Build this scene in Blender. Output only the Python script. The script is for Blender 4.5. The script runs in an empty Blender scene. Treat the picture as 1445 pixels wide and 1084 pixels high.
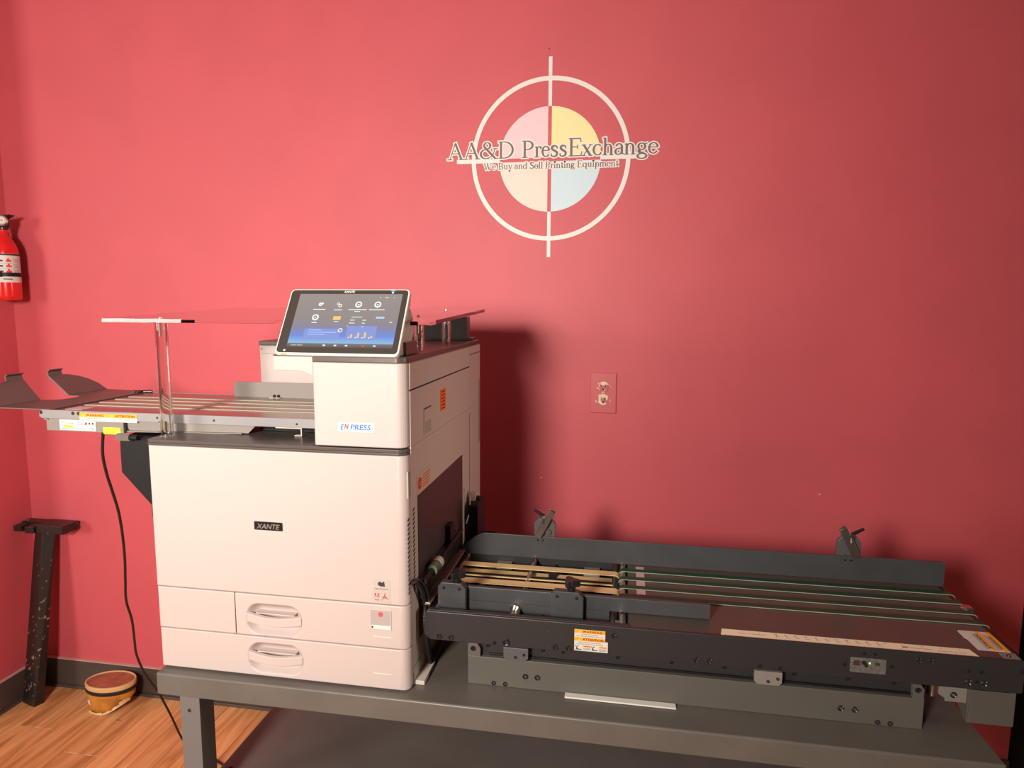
import bpy, bmesh, math, random
from mathutils import Vector, Matrix
random.seed(7)
PI = math.pi
S = bpy.context.scene
COL = S.collection
T = 0.773                      # height of the workbench top

# ------------------------------------------------------------------ camera
def make_camera():
    yaw, pitch, roll, f = .1677, .1219, .0051, 926.7
    c, s = math.cos(yaw), math.sin(yaw)
    F = Vector((-s*math.cos(pitch), c*math.cos(pitch), -math.sin(pitch)))
    r = Vector((c, s, 0)); u = r.cross(F)
    R = math.cos(roll)*r + math.sin(roll)*u
    U = math.cos(roll)*u - math.sin(roll)*r
    cd = bpy.data.cameras.new('camera'); co = bpy.data.objects.new('camera', cd)
    COL.objects.link(co)
    cd.sensor_fit = 'HORIZONTAL'; cd.sensor_width = 36; cd.lens = f/1445*36
    cd.clip_start = .05; cd.clip_end = 60
    M = Matrix((( R.x, U.x, -F.x, 1.015), (R.y, U.y, -F.y, -2.23), (R.z, U.z, -F.z, .822+T), (0, 0, 0, 1)))
    co.matrix_world = M
    S.camera = co
make_camera()

# ------------------------------------------------------------------ world, lights, exposure
W = bpy.data.worlds.new('world'); S.world = W; W.use_nodes = True
W.node_tree.nodes['Background'].inputs[0].default_value = (1.0, .86, .74, 1)
W.node_tree.nodes['Background'].inputs[1].default_value = .16
S.view_settings.view_transform = 'Standard'; S.view_settings.look = 'None'
S.view_settings.gamma = 1; S.view_settings.exposure = 0; S.view_settings.use_curve_mapping = False

def area(name, loc, target, size, power, color, size_y=None):
    ld = bpy.data.lights.new(name, 'AREA'); ld.energy = power; ld.color = color
    ld.shape = 'RECTANGLE' if size_y else 'DISK'; ld.size = size
    if size_y: ld.size_y = size_y
    o = bpy.data.objects.new(name, ld); COL.objects.link(o); o.location = loc
    o.rotation_euler = (Vector(target)-Vector(loc)).to_track_quat('-Z', 'Y').to_euler()
    return o
KEY = area('work_lamp', (.20, -3.1, 1.88), (-.12, 0, 1.30), .46, 50, (1, .90, .80))
KEY.data.spread = math.radians(130)
SIDE = area('side_light', (-3.2, -4.5, 1.9), (-.6, 0, 1.5), 1.1, 88, (1, .89, .80), 1.1)  # left-hand light read off the post shadow; its source is out of view
FLANK = area('flank_fill', (3.7, -1.10, 1.55), (.60, -.70, 1.22), .35, 1.15, (1, .87, .72), .8)  # added fill aimed at the printer's dim right flank; no doorway there
FLANK.data.spread = math.radians(34)

# ------------------------------------------------------------------ materials
MATS = {}
def mat(name, col, rough=.5, metal=0., noise=0., nscale=30, bump=0., bscale=200, emit=None, spec=.5, coat=0., stretch=None):
    if name in MATS: return MATS[name]
    m = bpy.data.materials.new(name); m.use_nodes = True; nt = m.node_tree
    b = nt.nodes['Principled BSDF']
    b.inputs['Base Color'].default_value = (*col, 1); b.inputs['Roughness'].default_value = rough
    b.inputs['Metallic'].default_value = metal; b.inputs['Specular IOR Level'].default_value = spec
    b.inputs['Coat Weight'].default_value = coat
    if emit:
        b.inputs['Emission Color'].default_value = (*emit[0], 1); b.inputs['Emission Strength'].default_value = emit[1]
    if noise or bump:
        tc = nt.nodes.new('ShaderNodeTexCoord'); mp = nt.nodes.new('ShaderNodeMapping')
        if stretch: mp.inputs['Scale'].default_value = stretch
        nt.links.new(tc.outputs['Object'], mp.inputs['Vector'])
    if noise:
        n = nt.nodes.new('ShaderNodeTexNoise'); n.inputs['Scale'].default_value = nscale; n.inputs['Detail'].default_value = 5
        r = nt.nodes.new('ShaderNodeValToRGB')
        r.color_ramp.elements[0].position = .3; r.color_ramp.elements[1].position = .7
        r.color_ramp.elements[0].color = (*[max(0, c*(1-noise)) for c in col], 1)
        r.color_ramp.elements[1].color = (*[min(1, c*(1+noise)) for c in col], 1)
        nt.links.new(mp.outputs[0], n.inputs['Vector']); nt.links.new(n.outputs['Fac'], r.inputs[0])
        nt.links.new(r.outputs[0], b.inputs['Base Color'])
    if bump:
        n = nt.nodes.new('ShaderNodeTexNoise'); n.inputs['Scale'].default_value = bscale; n.inputs['Detail'].default_value = 3
        bp = nt.nodes.new('ShaderNodeBump'); bp.inputs['Strength'].default_value = bump; bp.inputs['Distance'].default_value = .002
        nt.links.new(mp.outputs[0], n.inputs['Vector']); nt.links.new(n.outputs['Fac'], bp.inputs['Height'])
        nt.links.new(bp.outputs[0], b.inputs['Normal'])
    MATS[name] = m
    return m

def scuffed(name, col, rough, speck, amount=.72, metal=0., scale=90):
    """painted metal with small pale scuffs and chips"""
    m = mat(name, col, rough, metal, bump=.05, bscale=300)
    nt = m.node_tree; b = nt.nodes['Principled BSDF']
    tc = nt.nodes.new('ShaderNodeTexCoord')
    n = nt.nodes.new('ShaderNodeTexNoise'); n.inputs['Scale'].default_value = scale; n.inputs['Detail'].default_value = 6
    n2 = nt.nodes.new('ShaderNodeTexNoise'); n2.inputs['Scale'].default_value = 5
    mu = nt.nodes.new('ShaderNodeMath'); mu.operation = 'MULTIPLY_ADD'; mu.inputs[1].default_value = .35
    r = nt.nodes.new('ShaderNodeValToRGB')
    r.color_ramp.elements[0].position = amount; r.color_ramp.elements[1].position = amount+.05
    r.color_ramp.elements[0].color = (*col, 1); r.color_ramp.elements[1].color = (*speck, 1)
    nt.links.new(tc.outputs['Object'], n.inputs['Vector']); nt.links.new(tc.outputs['Object'], n2.inputs['Vector'])
    nt.links.new(n2.outputs['Fac'], mu.inputs[0]); nt.links.new(n.outputs['Fac'], mu.inputs[2])
    nt.links.new(mu.outputs[0], r.inputs[0]); nt.links.new(r.outputs[0], b.inputs['Base Color'])
    return m

RED = mat('red_wall_paint', (.62, .098, .120), .55, bump=.10, bscale=90, noise=.04, nscale=4)
REDP = mat('red_plate_paint', (.62, .12, .13), .35)
CREAM = mat('cream_plastic', (.53, .440, .418), .42, bump=.03, bscale=900)
CREAM2 = mat('cream_plastic_side', (.59, .52, .46), .5, bump=.05, bscale=900)
CREAMW = mat('white_plastic', (.72, .69, .64), .35)
GAP = mat('seam_black', (.02, .018, .018), .8)
TRIM = mat('taupe_trim', (.115, .095, .088), .32, metal=.35, noise=.12, nscale=40, stretch=(1, 1, 20))
BENCH = mat('bench_grey_paint', (.124, .110, .096), .42, noise=.08, nscale=9, bump=.06, bscale=250)
BENCHS = mat('bench_shelf_paint', (.125, .108, .098), .45, noise=.1, nscale=6)
LEGM = mat('bench_leg_paint', (.15, .14, .135), .45)
CHAN = mat('channel_taupe_paint', (.102, .094, .081), .5, noise=.05, nscale=8)
RAIL = scuffed('black_rail_paint', (.027, .026, .027), .42, (.20, .19, .18), .90, scale=260)
GUIDE = mat('dark_guide_paint', (.05, .051, .055), .45, noise=.12, nscale=12)
BLACK = mat('black_metal', (.009, .009, .010), .5, spec=.3)
PLAIN = mat('plain_wall', (.22, .20, .17), .8)
BLACKP = mat('black_plastic', (.012, .012, .013), .25)
BED = mat('brown_grey_bed', (.125, .098, .085), .34, metal=.35, noise=.06, nscale=10)
BEDL = mat('feeder_bed', (.36, .31, .29), .26, metal=.85, noise=.12, nscale=14, stretch=(1, 12, 1))
GREY = mat('grey_rail_paint', (.29, .28, .285), .42, metal=.2, noise=.05, nscale=10)
GREY2 = mat('grey_box_paint', (.23, .205, .185), .45)
FIN = mat('fin_paint', (.17, .13, .12), .40, metal=.3)
STEEL = mat('steel', (.55, .50, .45), .28, metal=1)
BOLT = mat('bolt_steel', (.045, .042, .040), .30, metal=.6)
GREEN = mat('green_belt', (.010, .055, .028), .45)
GREENE = mat('belt_edge', (.30, .33, .25), .5)
YEL = mat('tan_belt', (.80, .58, .28), .5, noise=.08, nscale=20)
BELTL = mat('feeder_belt', (.50, .48, .38), .5)
BELTL.node_tree.nodes['Principled BSDF'].inputs['Base Color'].default_value = (.42, .38, .29, 1)
PAPER = mat('label_white', (.66, .63, .59), .55)
ORANGE = mat('label_orange', (.95, .37, .015), .5)
FLUO = mat('label_orange_fluo', (.95, .20, .01), .5)
YELLOW = mat('label_yellow', (.92, .90, .03), .5)
INK = mat('ink_black', (.035, .03, .03), .6)
INKR = mat('ink_dark_red', (.16, .02, .01), .6)
INKG = mat('ink_grey', (.13, .12, .115), .6)
REDI = mat('ink_red', (.75, .03, .02), .5)
BLUEI = mat('ink_blue', (.02, .16, .62), .5)
GREENI = mat('ink_green', (.55, .75, .05), .5)
RUL = mat('ruler_cream', (.92, .82, .60), .45)
WOODB = scuffed('black_painted_wood', (.020, .016, .014), .38, (.30, .22, .18), .82, scale=60)
BASEB = mat('dark_baseboard', (.085, .062, .054), .42, noise=.15, nscale=6)
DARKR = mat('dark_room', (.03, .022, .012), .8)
DECAL = mat('decal_cream', (.86, .80, .74), .5)
DPINK = mat('decal_pink', (.93, .62, .66), .5)
DYEL = mat('decal_yellow', (.93, .82, .40), .5)
DBLUE = mat('decal_blue', (.62, .78, .86), .5)
DBEI = mat('decal_beige', (.80, .72, .64), .5)
DTXT = mat('decal_text_grey', (.165, .125, .125), .55)
EXT = mat('extinguisher_red', (.72, .012, .012), .22, coat=.5)
RUBBER = mat('rubber_black', (.014, .013, .013), .5)
CEIL = mat('ceiling_white', (.30, .28, .25), .8)

def glass():
    m = bpy.data.materials.new('clear_acrylic'); m.use_nodes = True; nt = m.node_tree
    b = nt.nodes['Principled BSDF']
    b.inputs['Base Color'].default_value = (.97, .95, .93, 1); b.inputs['Roughness'].default_value = .02
    b.inputs['IOR'].default_value = 1.46; b.inputs['Transmission Weight'].default_value = 1
    return m
ACR = glass()

def wood():
    m = bpy.data.materials.new('floor_wood'); m.use_nodes = True; nt = m.node_tree
    b = nt.nodes['Principled BSDF']; b.inputs['Roughness'].default_value = .42
    tc = nt.nodes.new('ShaderNodeTexCoord'); mp = nt.nodes.new('ShaderNodeMapping')
    mp.inputs['Scale'].default_value = (14, 1.3, 1)
    oi = nt.nodes.new('ShaderNodeObjectInfo')
    va = nt.nodes.new('ShaderNodeVectorMath'); va.operation = 'ADD'
    cx = nt.nodes.new('ShaderNodeCombineXYZ')
    mul = nt.nodes.new('ShaderNodeMath'); mul.operation = 'MULTIPLY'; mul.inputs[1].default_value = 40
    nt.links.new(oi.outputs['Random'], mul.inputs[0]); nt.links.new(mul.outputs[0], cx.inputs[0]); nt.links.new(mul.outputs[0], cx.inputs[1])
    nt.links.new(tc.outputs['Object'], va.inputs[0]); nt.links.new(cx.outputs[0], va.inputs[1])
    nt.links.new(va.outputs[0], mp.inputs[0])
    n = nt.nodes.new('ShaderNodeTexNoise'); n.inputs['Scale'].default_value = 1.6; n.inputs['Detail'].default_value = 6; n.inputs['Distortion'].default_value = 1.2
    r = nt.nodes.new('ShaderNodeValToRGB'); e = r.color_ramp.elements
    e[0].position = .32; e[0].color = (.50, .215, .075, 1); e[1].position = .68; e[1].color = (.92, .50, .22, 1)
    k = e.new(.5); k.color = (.76, .365, .14, 1)
    nt.links.new(mp.outputs[0], n.inputs['Vector']); nt.links.new(n.outputs['Fac'], r.inputs[0])
    hs = nt.nodes.new('ShaderNodeHueSaturation'); mr = nt.nodes.new('ShaderNodeMapRange')
    mr.inputs['To Min'].default_value = .88; mr.inputs['To Max'].default_value = 1.12
    nt.links.new(oi.outputs['Random'], mr.inputs['Value']); nt.links.new(mr.outputs[0], hs.inputs['Value'])
    nt.links.new(r.outputs[0], hs.inputs['Color']); nt.links.new(hs.outputs[0], b.inputs['Base Color'])
    return m
WOOD = wood()

# ------------------------------------------------------------------ mesh helpers
LOC = {}
def W0(p): return LOC.get(p, Vector((0, 0, 0))) if p else Vector((0, 0, 0))

class MB:
    def __init__(s, weld=False): s.v = []; s.f = []; s.sm = []; s.weld = weld
    def add(s, vs, fs, smooth=False):
        k = len(s.v); s.v += [tuple(v) for v in vs]
        for f in fs: s.f.append([i+k for i in f]); s.sm.append(smooth)
        return s
    def box(s, x0, x1, y0, y1, z0, z1):
        return s.add([(x, y, z) for z in (z0, z1) for y in (y0, y1) for x in (x0, x1)],
                     [(0, 2, 3, 1), (4, 5, 7, 6), (0, 1, 5, 4), (2, 6, 7, 3), (0, 4, 6, 2), (1, 3, 7, 5)])
    def prism(s, poly, axis, a, b, smooth_sides=False):
        """poly: 2-D outline in the plane across `axis` ('x': (y,z), 'y': (x,z), 'z': (x,y))"""
        def P(p, t): return {'x': (t, p[0], p[1]), 'y': (p[0], t, p[1]), 'z': (p[0], p[1], t)}[axis]
        n = len(poly); k = len(s.v)
        s.v += [P(p, a) for p in poly]+[P(p, b) for p in poly]
        s.f.append([k+i for i in range(n)][::-1]); s.sm.append(False)
        s.f.append([k+n+i for i in range(n)]); s.sm.append(False)
        for i in range(n):
            j = (i+1) % n; s.f.append([k+i, k+j, k+n+j, k+n+i]); s.sm.append(smooth_sides)
        return s
    def cyl(s, p0, p1, r0, r1=None, n=20, caps=True, smooth=True):
        r1 = r0 if r1 is None else r1
        p0, p1 = Vector(p0), Vector(p1); d = (p1-p0).normalized()
        a = d.orthogonal().normalized(); b = d.cross(a); k = len(s.v)
        for p, r in ((p0, r0), (p1, r1)):
            for i in range(n):
                t = 2*PI*i/n; s.v.append(tuple(p+a*r*math.cos(t)+b*r*math.sin(t)))
        for i in range(n):
            j = (i+1) % n; s.f.append([k+i, k+j, k+n+j, k+n+i]); s.sm.append(smooth)
        if caps:
            s.f.append([k+i for i in range(n)][::-1]); s.f.append([k+n+i for i in range(n)]); s.sm += [False, False]
        return s
    def tube(s, pts, r, n=10):
        pts = [Vector(p) for p in pts]; k = len(s.v); m = len(pts); up = None
        for i, p in enumerate(pts):
            d = (pts[min(i+1, m-1)]-pts[max(i-1, 0)]).normalized()
            if up is None: up = d.orthogonal().normalized()
            up = (up-d*up.dot(d)).normalized(); b = d.cross(up)
            for q in range(n):
                t = 2*PI*q/n; s.v.append(tuple(p+up*r*math.cos(t)+b*r*math.sin(t)))
        for i in range(m-1):
            for q in range(n):
                w = (q+1) % n; s.f.append([k+i*n+q, k+i*n+w, k+(i+1)*n+w, k+(i+1)*n+q]); s.sm.append(True)
        s.f.append([k+q for q in range(n)][::-1]); s.f.append([k+(m-1)*n+q for q in range(n)]); s.sm += [False, False]
        return s
    def lathe(s, prof, c, n=32, axis='z'):
        k = len(s.v); m = len(prof)
        for (r, h) in prof:
            for q in range(n):
                t = 2*PI*q/n; a, b = r*math.cos(t), r*math.sin(t)
                s.v.append({'z': (c[0]+a, c[1]+b, c[2]+h), 'y': (c[0]+a, c[1]+h, c[2]+b), 'x': (c[0]+h, c[1]+a, c[2]+b)}[axis])
        for i in range(m-1):
            for q in range(n):
                w = (q+1) % n; s.f.append([k+i*n+q, k+i*n+w, k+(i+1)*n+w, k+(i+1)*n+q]); s.sm.append(True)
        return s
    def band(s, path, w0, w1, th, axis='y'):
        """closed belt: path = list of (x,z), running round; width from w0 to w1 along y"""
        k = len(s.v); n = len(path)
        for i in range(n):
            p, q = Vector(path[i-1]), Vector(path[(i+1) % n]); d = (q-p).normalized(); nn = Vector((-d.y, d.x))
            c = Vector(path[i])
            for o in (0, th):
                e = c+nn*o
                for y in (w0, w1): s.v.append((e.x, y, e.y))
        for i in range(n):
            a, b = k+i*4, k+((i+1) % n)*4
            for f in ((a, a+1, b+1, b), (a+2, b+2, b+3, a+3), (a, b, b+2, a+2), (a+1, a+3, b+3, b+1)):
                s.f.append(list(f)); s.sm.append(False)
        return s
    def build(s, name, m, parent=None, bevel=0., seg=2, **tags):
        me = bpy.data.meshes.new(name); me.from_pydata(s.v, [], s.f)
        me.polygons.foreach_set('use_smooth', s.sm)
        bm = bmesh.new(); bm.from_mesh(me)
        if s.weld: bmesh.ops.remove_doubles(bm, verts=bm.verts, dist=1e-6)
        bmesh.ops.recalc_face_normals(bm, faces=bm.faces)
        bm.to_mesh(me); bm.free(); me.update()
        if any(s.sm): me.set_sharp_from_angle(angle=math.radians(38))
        me.materials.append(m)
        o = bpy.data.objects.new(name, me); COL.objects.link(o)
        attach(o, parent)
        if bevel:
            md = o.modifiers.new('bevel', 'BEVEL'); md.width = bevel; md.segments = seg
            md.limit_method = 'ANGLE'; md.angle_limit = math.radians(40); md.harden_normals = False
        for k, v in tags.items(): o[k] = v
        return o

def attach(o, parent):
    if parent:
        o.parent = parent; o.matrix_parent_inverse = Matrix.Translation(-W0(parent))

def thing(name, loc, label, category, group=None):
    o = bpy.data.objects.new(name, None); COL.objects.link(o); o.location = loc; o.empty_display_size = .05
    LOC[o] = Vector(loc); o['label'] = label; o['category'] = category
    if group: o['group'] = group
    return o
def tag(o, label, category, group=None):
    o['label'] = label; o['category'] = category
    if group: o['group'] = group
    return o
def box(name, m, parent, x0, x1, y0, y1, z0, z1, bevel=.0015, **t):
    return MB().box(x0, x1, y0, y1, z0, z1).build(name, m, parent, bevel, **t)
def arc(cx, cy, r, a0, a1, n=8, ry=None):
    ry = r if ry is None else ry
    return [(cx+r*math.cos(math.radians(a0+(a1-a0)*i/n)), cy+ry*math.sin(math.radians(a0+(a1-a0)*i/n))) for i in range(n+1)]
def rrect(x0, x1, y0, y1, r, n=5):
    return arc(x1-r, y1-r, r, 0, 90, n)+arc(x0+r, y1-r, r, 90, 180, n)+arc(x0+r, y0+r, r, 180, 270, n)+arc(x1-r, y0+r, r, 270, 360, n)

def text(name, s, m, parent, origin, xdir, ydir, height, width=None, shear=0., off=0., align='LEFT', spacing=1., bold=0.):
    """a line of flat print: cap height `height`, squeezed to `width` if given"""
    cu = bpy.data.curves.new(name, 'FONT'); cu.body = s; cu.size = 1; cu.shear = shear; cu.space_character = spacing
    cu.fill_mode = 'BOTH'; cu.extrude = 0; cu.resolution_u = 3
    tmp = bpy.data.objects.new(name, cu); COL.objects.link(tmp)
    dg = bpy.context.evaluated_depsgraph_get()
    me = bpy.data.meshes.new_from_object(tmp.evaluated_get(dg))
    bpy.data.objects.remove(tmp); bpy.data.curves.remove(cu)
    if not me.vertices: return None
    xs = [v.co.x for v in me.vertices]; ys = [v.co.y for v in me.vertices]
    x0, x1, y0, y1 = min(xs), max(xs), 0, .73
    sy = height/(y1-y0); sx = sy if width is None else width/(x1-x0)
    X, Y = Vector(xdir).normalized(), Vector(ydir).normalized(); N = X.cross(Y); O = Vector(origin)
    dx = {'LEFT': 0, 'CENTER': (x1-x0)/2, 'RIGHT': x1-x0}[align]
    for v in me.vertices:
        v.co = O+X*((v.co.x-x0-dx)*sx)+Y*((v.co.y-y0)*sy)+N*off
    if bold:      # heavier print: the same outline struck five times, a hair apart
        vv = [v.co.copy() for v in me.vertices]; ff = [tuple(p.vertices) for p in me.polygons]; n = len(vv); d = height*bold*2.2
        me = bpy.data.meshes.new(name); V = []; Fc = []
        for q, (a, b) in enumerate(((0, 0), (d, 0), (-d, 0), (0, d), (0, -d))):
            V += [p+X*a+Y*b*.6+N*.000012*q for p in vv]; Fc += [tuple(i+q*n for i in f) for f in ff]
        me.from_pydata(V, [], Fc); me.update()
    me.materials.append(m); me.name = name
    o = bpy.data.objects.new(name, me); COL.objects.link(o); attach(o, parent)
    return o

def screw(parent, x, y, z, r=.0055, axis='y', m=None, name='bolt', sgn=-1):
    """button head with a socket; the head faces sgn along axis"""
    b = MB()
    prof = [(r*.38, -.0004), (r*.42, .0012), (r*.75, .0030), (r, .0012), (r, -.0006)]
    b.lathe([(a, sgn*h) for a, h in prof], (x, y, z), 14, axis)
    b.lathe([(0, sgn*-.0002), (r*.4, sgn*-.0002)], (x, y, z), 14, axis)
    return b.build(name, m or BOLT, parent)

# ------------------------------------------------------------------ the room
XL, XR, HC = -1.346, 2.29, 2.95
XF, YF0, YS = -4.6, -5.6, -.30      # far left wall, wall behind the camera, end of the short left wall
def struct(o): o['kind'] = 'structure'; return o
wb = struct(MB().box(XL, XR, 0, .12, 0, HC).build('wall_back', RED))
# left wall cut short out of view to shade the corner; room widens past it
wl = struct(MB().box(XF, XL, YS, .12, 0, HC).build('wall_left', RED))
struct(MB().box(XF-.1, XF, YF0, .12, 0, HC).build('wall_far_left', PLAIN))
# the next room seen past the end of the back wall
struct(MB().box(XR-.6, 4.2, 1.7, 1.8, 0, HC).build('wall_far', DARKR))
struct(MB().box(4.1, 4.2, YF0, 1.7, 0, HC).build('wall_right', PLAIN))
struct(MB().box(XF-.1, 4.2, YF0-.1, YF0, 0, HC).build('wall_front', PLAIN))
struct(MB().box(XF-.1, 4.2, YF0-.1, 1.8, HC, HC+.08).build('ceiling', CEIL))
fl = bpy.data.objects.new('floor', None); COL.objects.link(fl); LOC[fl] = Vector((0, 0, 0)); fl['kind'] = 'structure'
MB().box(XF-.1, 4.2, YF0-.1, 1.8, -.06, -.012).build('subfloor', GAP, fl)
# planks run towards the back wall
pw = .142; x = XL-22*pw
pm = {}
i = 0
while x < 4.1:
    w = min(pw, 4.1-x)
    y = 0.0-(.17+.43*((i*0.618) % 1)) if i % 2 else -.0-(.9*((i*.37) % 1)+.25)
    top = 0.0 if x > XL-.01 else YS
    cuts = [top, y+top]
    while cuts[-1] > YF0: cuts.append(max(YF0, cuts[-1]-(1.22 if len(cuts) < 3 and top == 0 else 2.44)))
    for a, b_ in zip(cuts[:-1], cuts[1:]):
        L = round(a-b_, 3)
        if L < .02: continue
        key = (round(w, 3), L)
        if key not in pm:
            o = MB().box(0.0008, w-.0008, -L+.0008, -.0008, -.012, 0).build('plank', WOOD, fl, .0012, 1)
            pm[key] = o
        else:
            o = pm[key].copy(); COL.objects.link(o)
        o.location = (x, a, 0)
    x += pw; i += 1
struct(MB().box(XL, XR, -.012, -.0005, 0, .122).box(XL+.01, XR, -.020, -.012, 0, .012).build('baseboard_back', BASEB, None, .002))
struct(MB().box(XL+.0005, XL+.012, YS, -.012, 0, .122).box(XL+.012, XL+.020, YS, -.02, 0, .012).build('baseboard_left', BASEB, None, .002))
# caulk line over the baseboards
struct(MB().box(XL+.013, .3, -.0135, -.0006, .1222, .1255).build('trim_1', mat('caulk_pink', (.62, .36, .33), .6)))
struct(MB().box(XL+.0006, XL+.0135, YS, -.0135, .1222, .1262).build('trim_2', MATS['caulk_pink']))
# small filled nail holes and chips in the paint
for (cx_, cz_, r_) in ((-.995, 1.005, .0028), (-.885, .975, .002), (-.842, .965, .003), (.742, .99, .0024), (1.66, .98, .0022), (2.235, 1.865, .0035),
                       (2.08, 1.40, .0015), (1.05, 1.05, .0015), (.7545, 2.415, .002), (.585, .9, .0015)):
    MB().lathe([(0, -.0007), (r_*.8, -.0006), (r_, 0)], (cx_, 0, cz_), 8, 'y').build('paint_chip', DECAL if r_ > .0021 else GAP, wb)

# ------------------------------------------------------------------ workbench
tb = thing('workbench', (.86, -.56, 0), 'long grey steel workbench carrying the printer and the conveyor', 'table')
X0, X1, Y0, Y1 = .0057, 1.7145, -1.0055, -.115
MB().prism([(Y0, T-.050), (Y0, T-.003), (Y0+.003, T), (Y1, T), (Y1, T-.05), (Y1-.003, T-.05), (Y1-.003, T-.004), (Y0+.004, T-.004), (Y0+.004, T-.05)], 'x', X0, X1).build('tabletop', BENCH, tb, .0015)
box('side_apron', BENCH, tb, X0, X0+.003, Y0+.004, Y1-.004, T-.05, T-.004, .0005)
box('side_apron', BENCH, tb, X1-.003, X1, Y0+.004, Y1-.004, T-.05, T-.004, .0005)
for (lx, ly) in ((.055, -.998), (1.617, -.998), (.055, -.175), (1.617, -.175)):
    lg = MB().box(lx, lx+.048, ly, ly+.0025, 0, T-.052).box(lx+.0455, lx+.048, ly+.0025, ly+.05, 0, T-.052).box(lx, lx+.0025, ly+.0025, ly+.05, 0, T-.052).build('leg', LEGM, tb, .0006)
    for zz in (.093, .58):
        MB().lathe([(0, -.0006), (.0042, -.0006), (.0045, 0)], (lx+.022, ly, T-zz+.006), 12, 'y').build('bolt_hole', GAP, lg)
sh = MB().box(.0505, 1.67, -.99, -.15, .438, .442).box(.0505, 1.67, -.99, -.987, .40, .438).box(.0505, .0535, -.987, -.153, .40, .438).build('lower_shelf', BENCHS, tb, .001)
for (sx, sy) in ((.075, -.86), (.075, -.3), (1.2, -.86)):
    MB().lathe([(0, .0022), (.005, .0018), (.006, 0)], (sx, sy, .442), 12, 'z').build('bolt', BLACK, sh)
# ------------------------------------------------------------------ printer
pr = thing('printer', (.2935, -.64, T), 'cream laser printer with slanted touch screen and badge, left on the grey bench', 'printer')
YF, YB, PW = -.981, -.296, .587
def plan(x0, x1, yb, yf, rl, rr, n=7):
    p = [(x0, yb)]
    p += arc(x0+rl, yf+rl, rl, 180, 270, n) if rl else [(x0, yf)]
    p += arc(x1-rr, yf+rr, rr, 270, 360, n) if rr else [(x1, yf)]
    p += [(x1, yb)]
    return p
def front_panel(name, x0, x1, z0, z1, rl, rr, hole=None, m=CREAM, yb=-.957, dish=.022):
    """front cover; hole=(cx,cz,hw,hh,r) makes a smooth finger dish"""
    P = plan(x0, x1, yb, YF, rl, rr); n = len(P); e = .0022
    bm = bmesh.new()
    xa = x0+rl; xb = x1-rr
    def ring(z, inset):
        out = []
        for (x, y) in P:
            out.append(bm.verts.new((min(max(x, x0+inset), x1-inset), max(y, YF+inset) if y < yb-1e-6 else y, z)))
        return out
    R = [ring(z0, e), ring(z0+e*.3, e*.3), ring(z0+e, 0), ring(z1-e, 0), ring(z1-e*.3, e*.3), ring(z1, e)]
    il = max(i for i in range(n) if abs(P[i][1]-YF) < 1e-6 and P[i][0] < (x0+x1)/2)
    for k in range(5):
        for i in range(n-1):
            if k == 2 and i == il and hole: continue
            f = bm.faces.new((R[k][i], R[k][i+1], R[k+1][i+1], R[k+1][i])); f.smooth = not (i == il)
    bm.faces.new(R[0][::-1]); bm.faces.new(R[5])
    if hole:
        cx, cz, hw, hh, rr_ = hole
        a, b_, c, d = R[2][il], R[2][il+1], R[3][il+1], R[3][il]
        N = 6
        def loop(sc, y, rf=1.):
            hw2, hh2 = hw-sc, hh-sc; r2 = max(.004, (rr_-sc)*rf)
            return [bm.verts.new((px, y, pz)) for px, pz in rrect(cx-hw2, cx+hw2, cz-hh2, cz+hh2, r2, N)]
        L = [loop(0, YF)]
        for sc, dy in ((.0015, .0008), (.004, .004), (.008, .010), (.012, .015), (.017, .019), (.024, .022)):
            L.append(loop(sc, YF+dy*dish/.022))
        es = []
        def ed(p, q):
            g = bm.edges.get((p, q)) or bm.edges.new((p, q)); return g
        es = [ed(a, b_), ed(b_, c), ed(c, d), ed(d, a)]
        m0 = L[0]; es += [ed(m0[i], m0[(i+1) % len(m0)]) for i in range(len(m0))]
        bmesh.ops.triangle_fill(bm, use_beauty=True, use_dissolve=False, edges=es)
        for q in range(len(L)-1):
            u, v = L[q], L[q+1]
            for i in range(len(u)):
                j = (i+1) % len(u); f = bm.faces.new((u[i], u[j], v[j], v[i])); f.smooth = True
        bm.faces.new(L[-1])
    bmesh.ops.recalc_face_normals(bm, faces=bm.faces)
    me = bpy.data.meshes.new(name); bm.to_mesh(me); bm.free(); me.materials.append(m)
    o = bpy.data.objects.new(name, me); COL.objects.link(o); attach(o, pr)
    return o
H1, H2 = 1.2855, 1.4745
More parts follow.
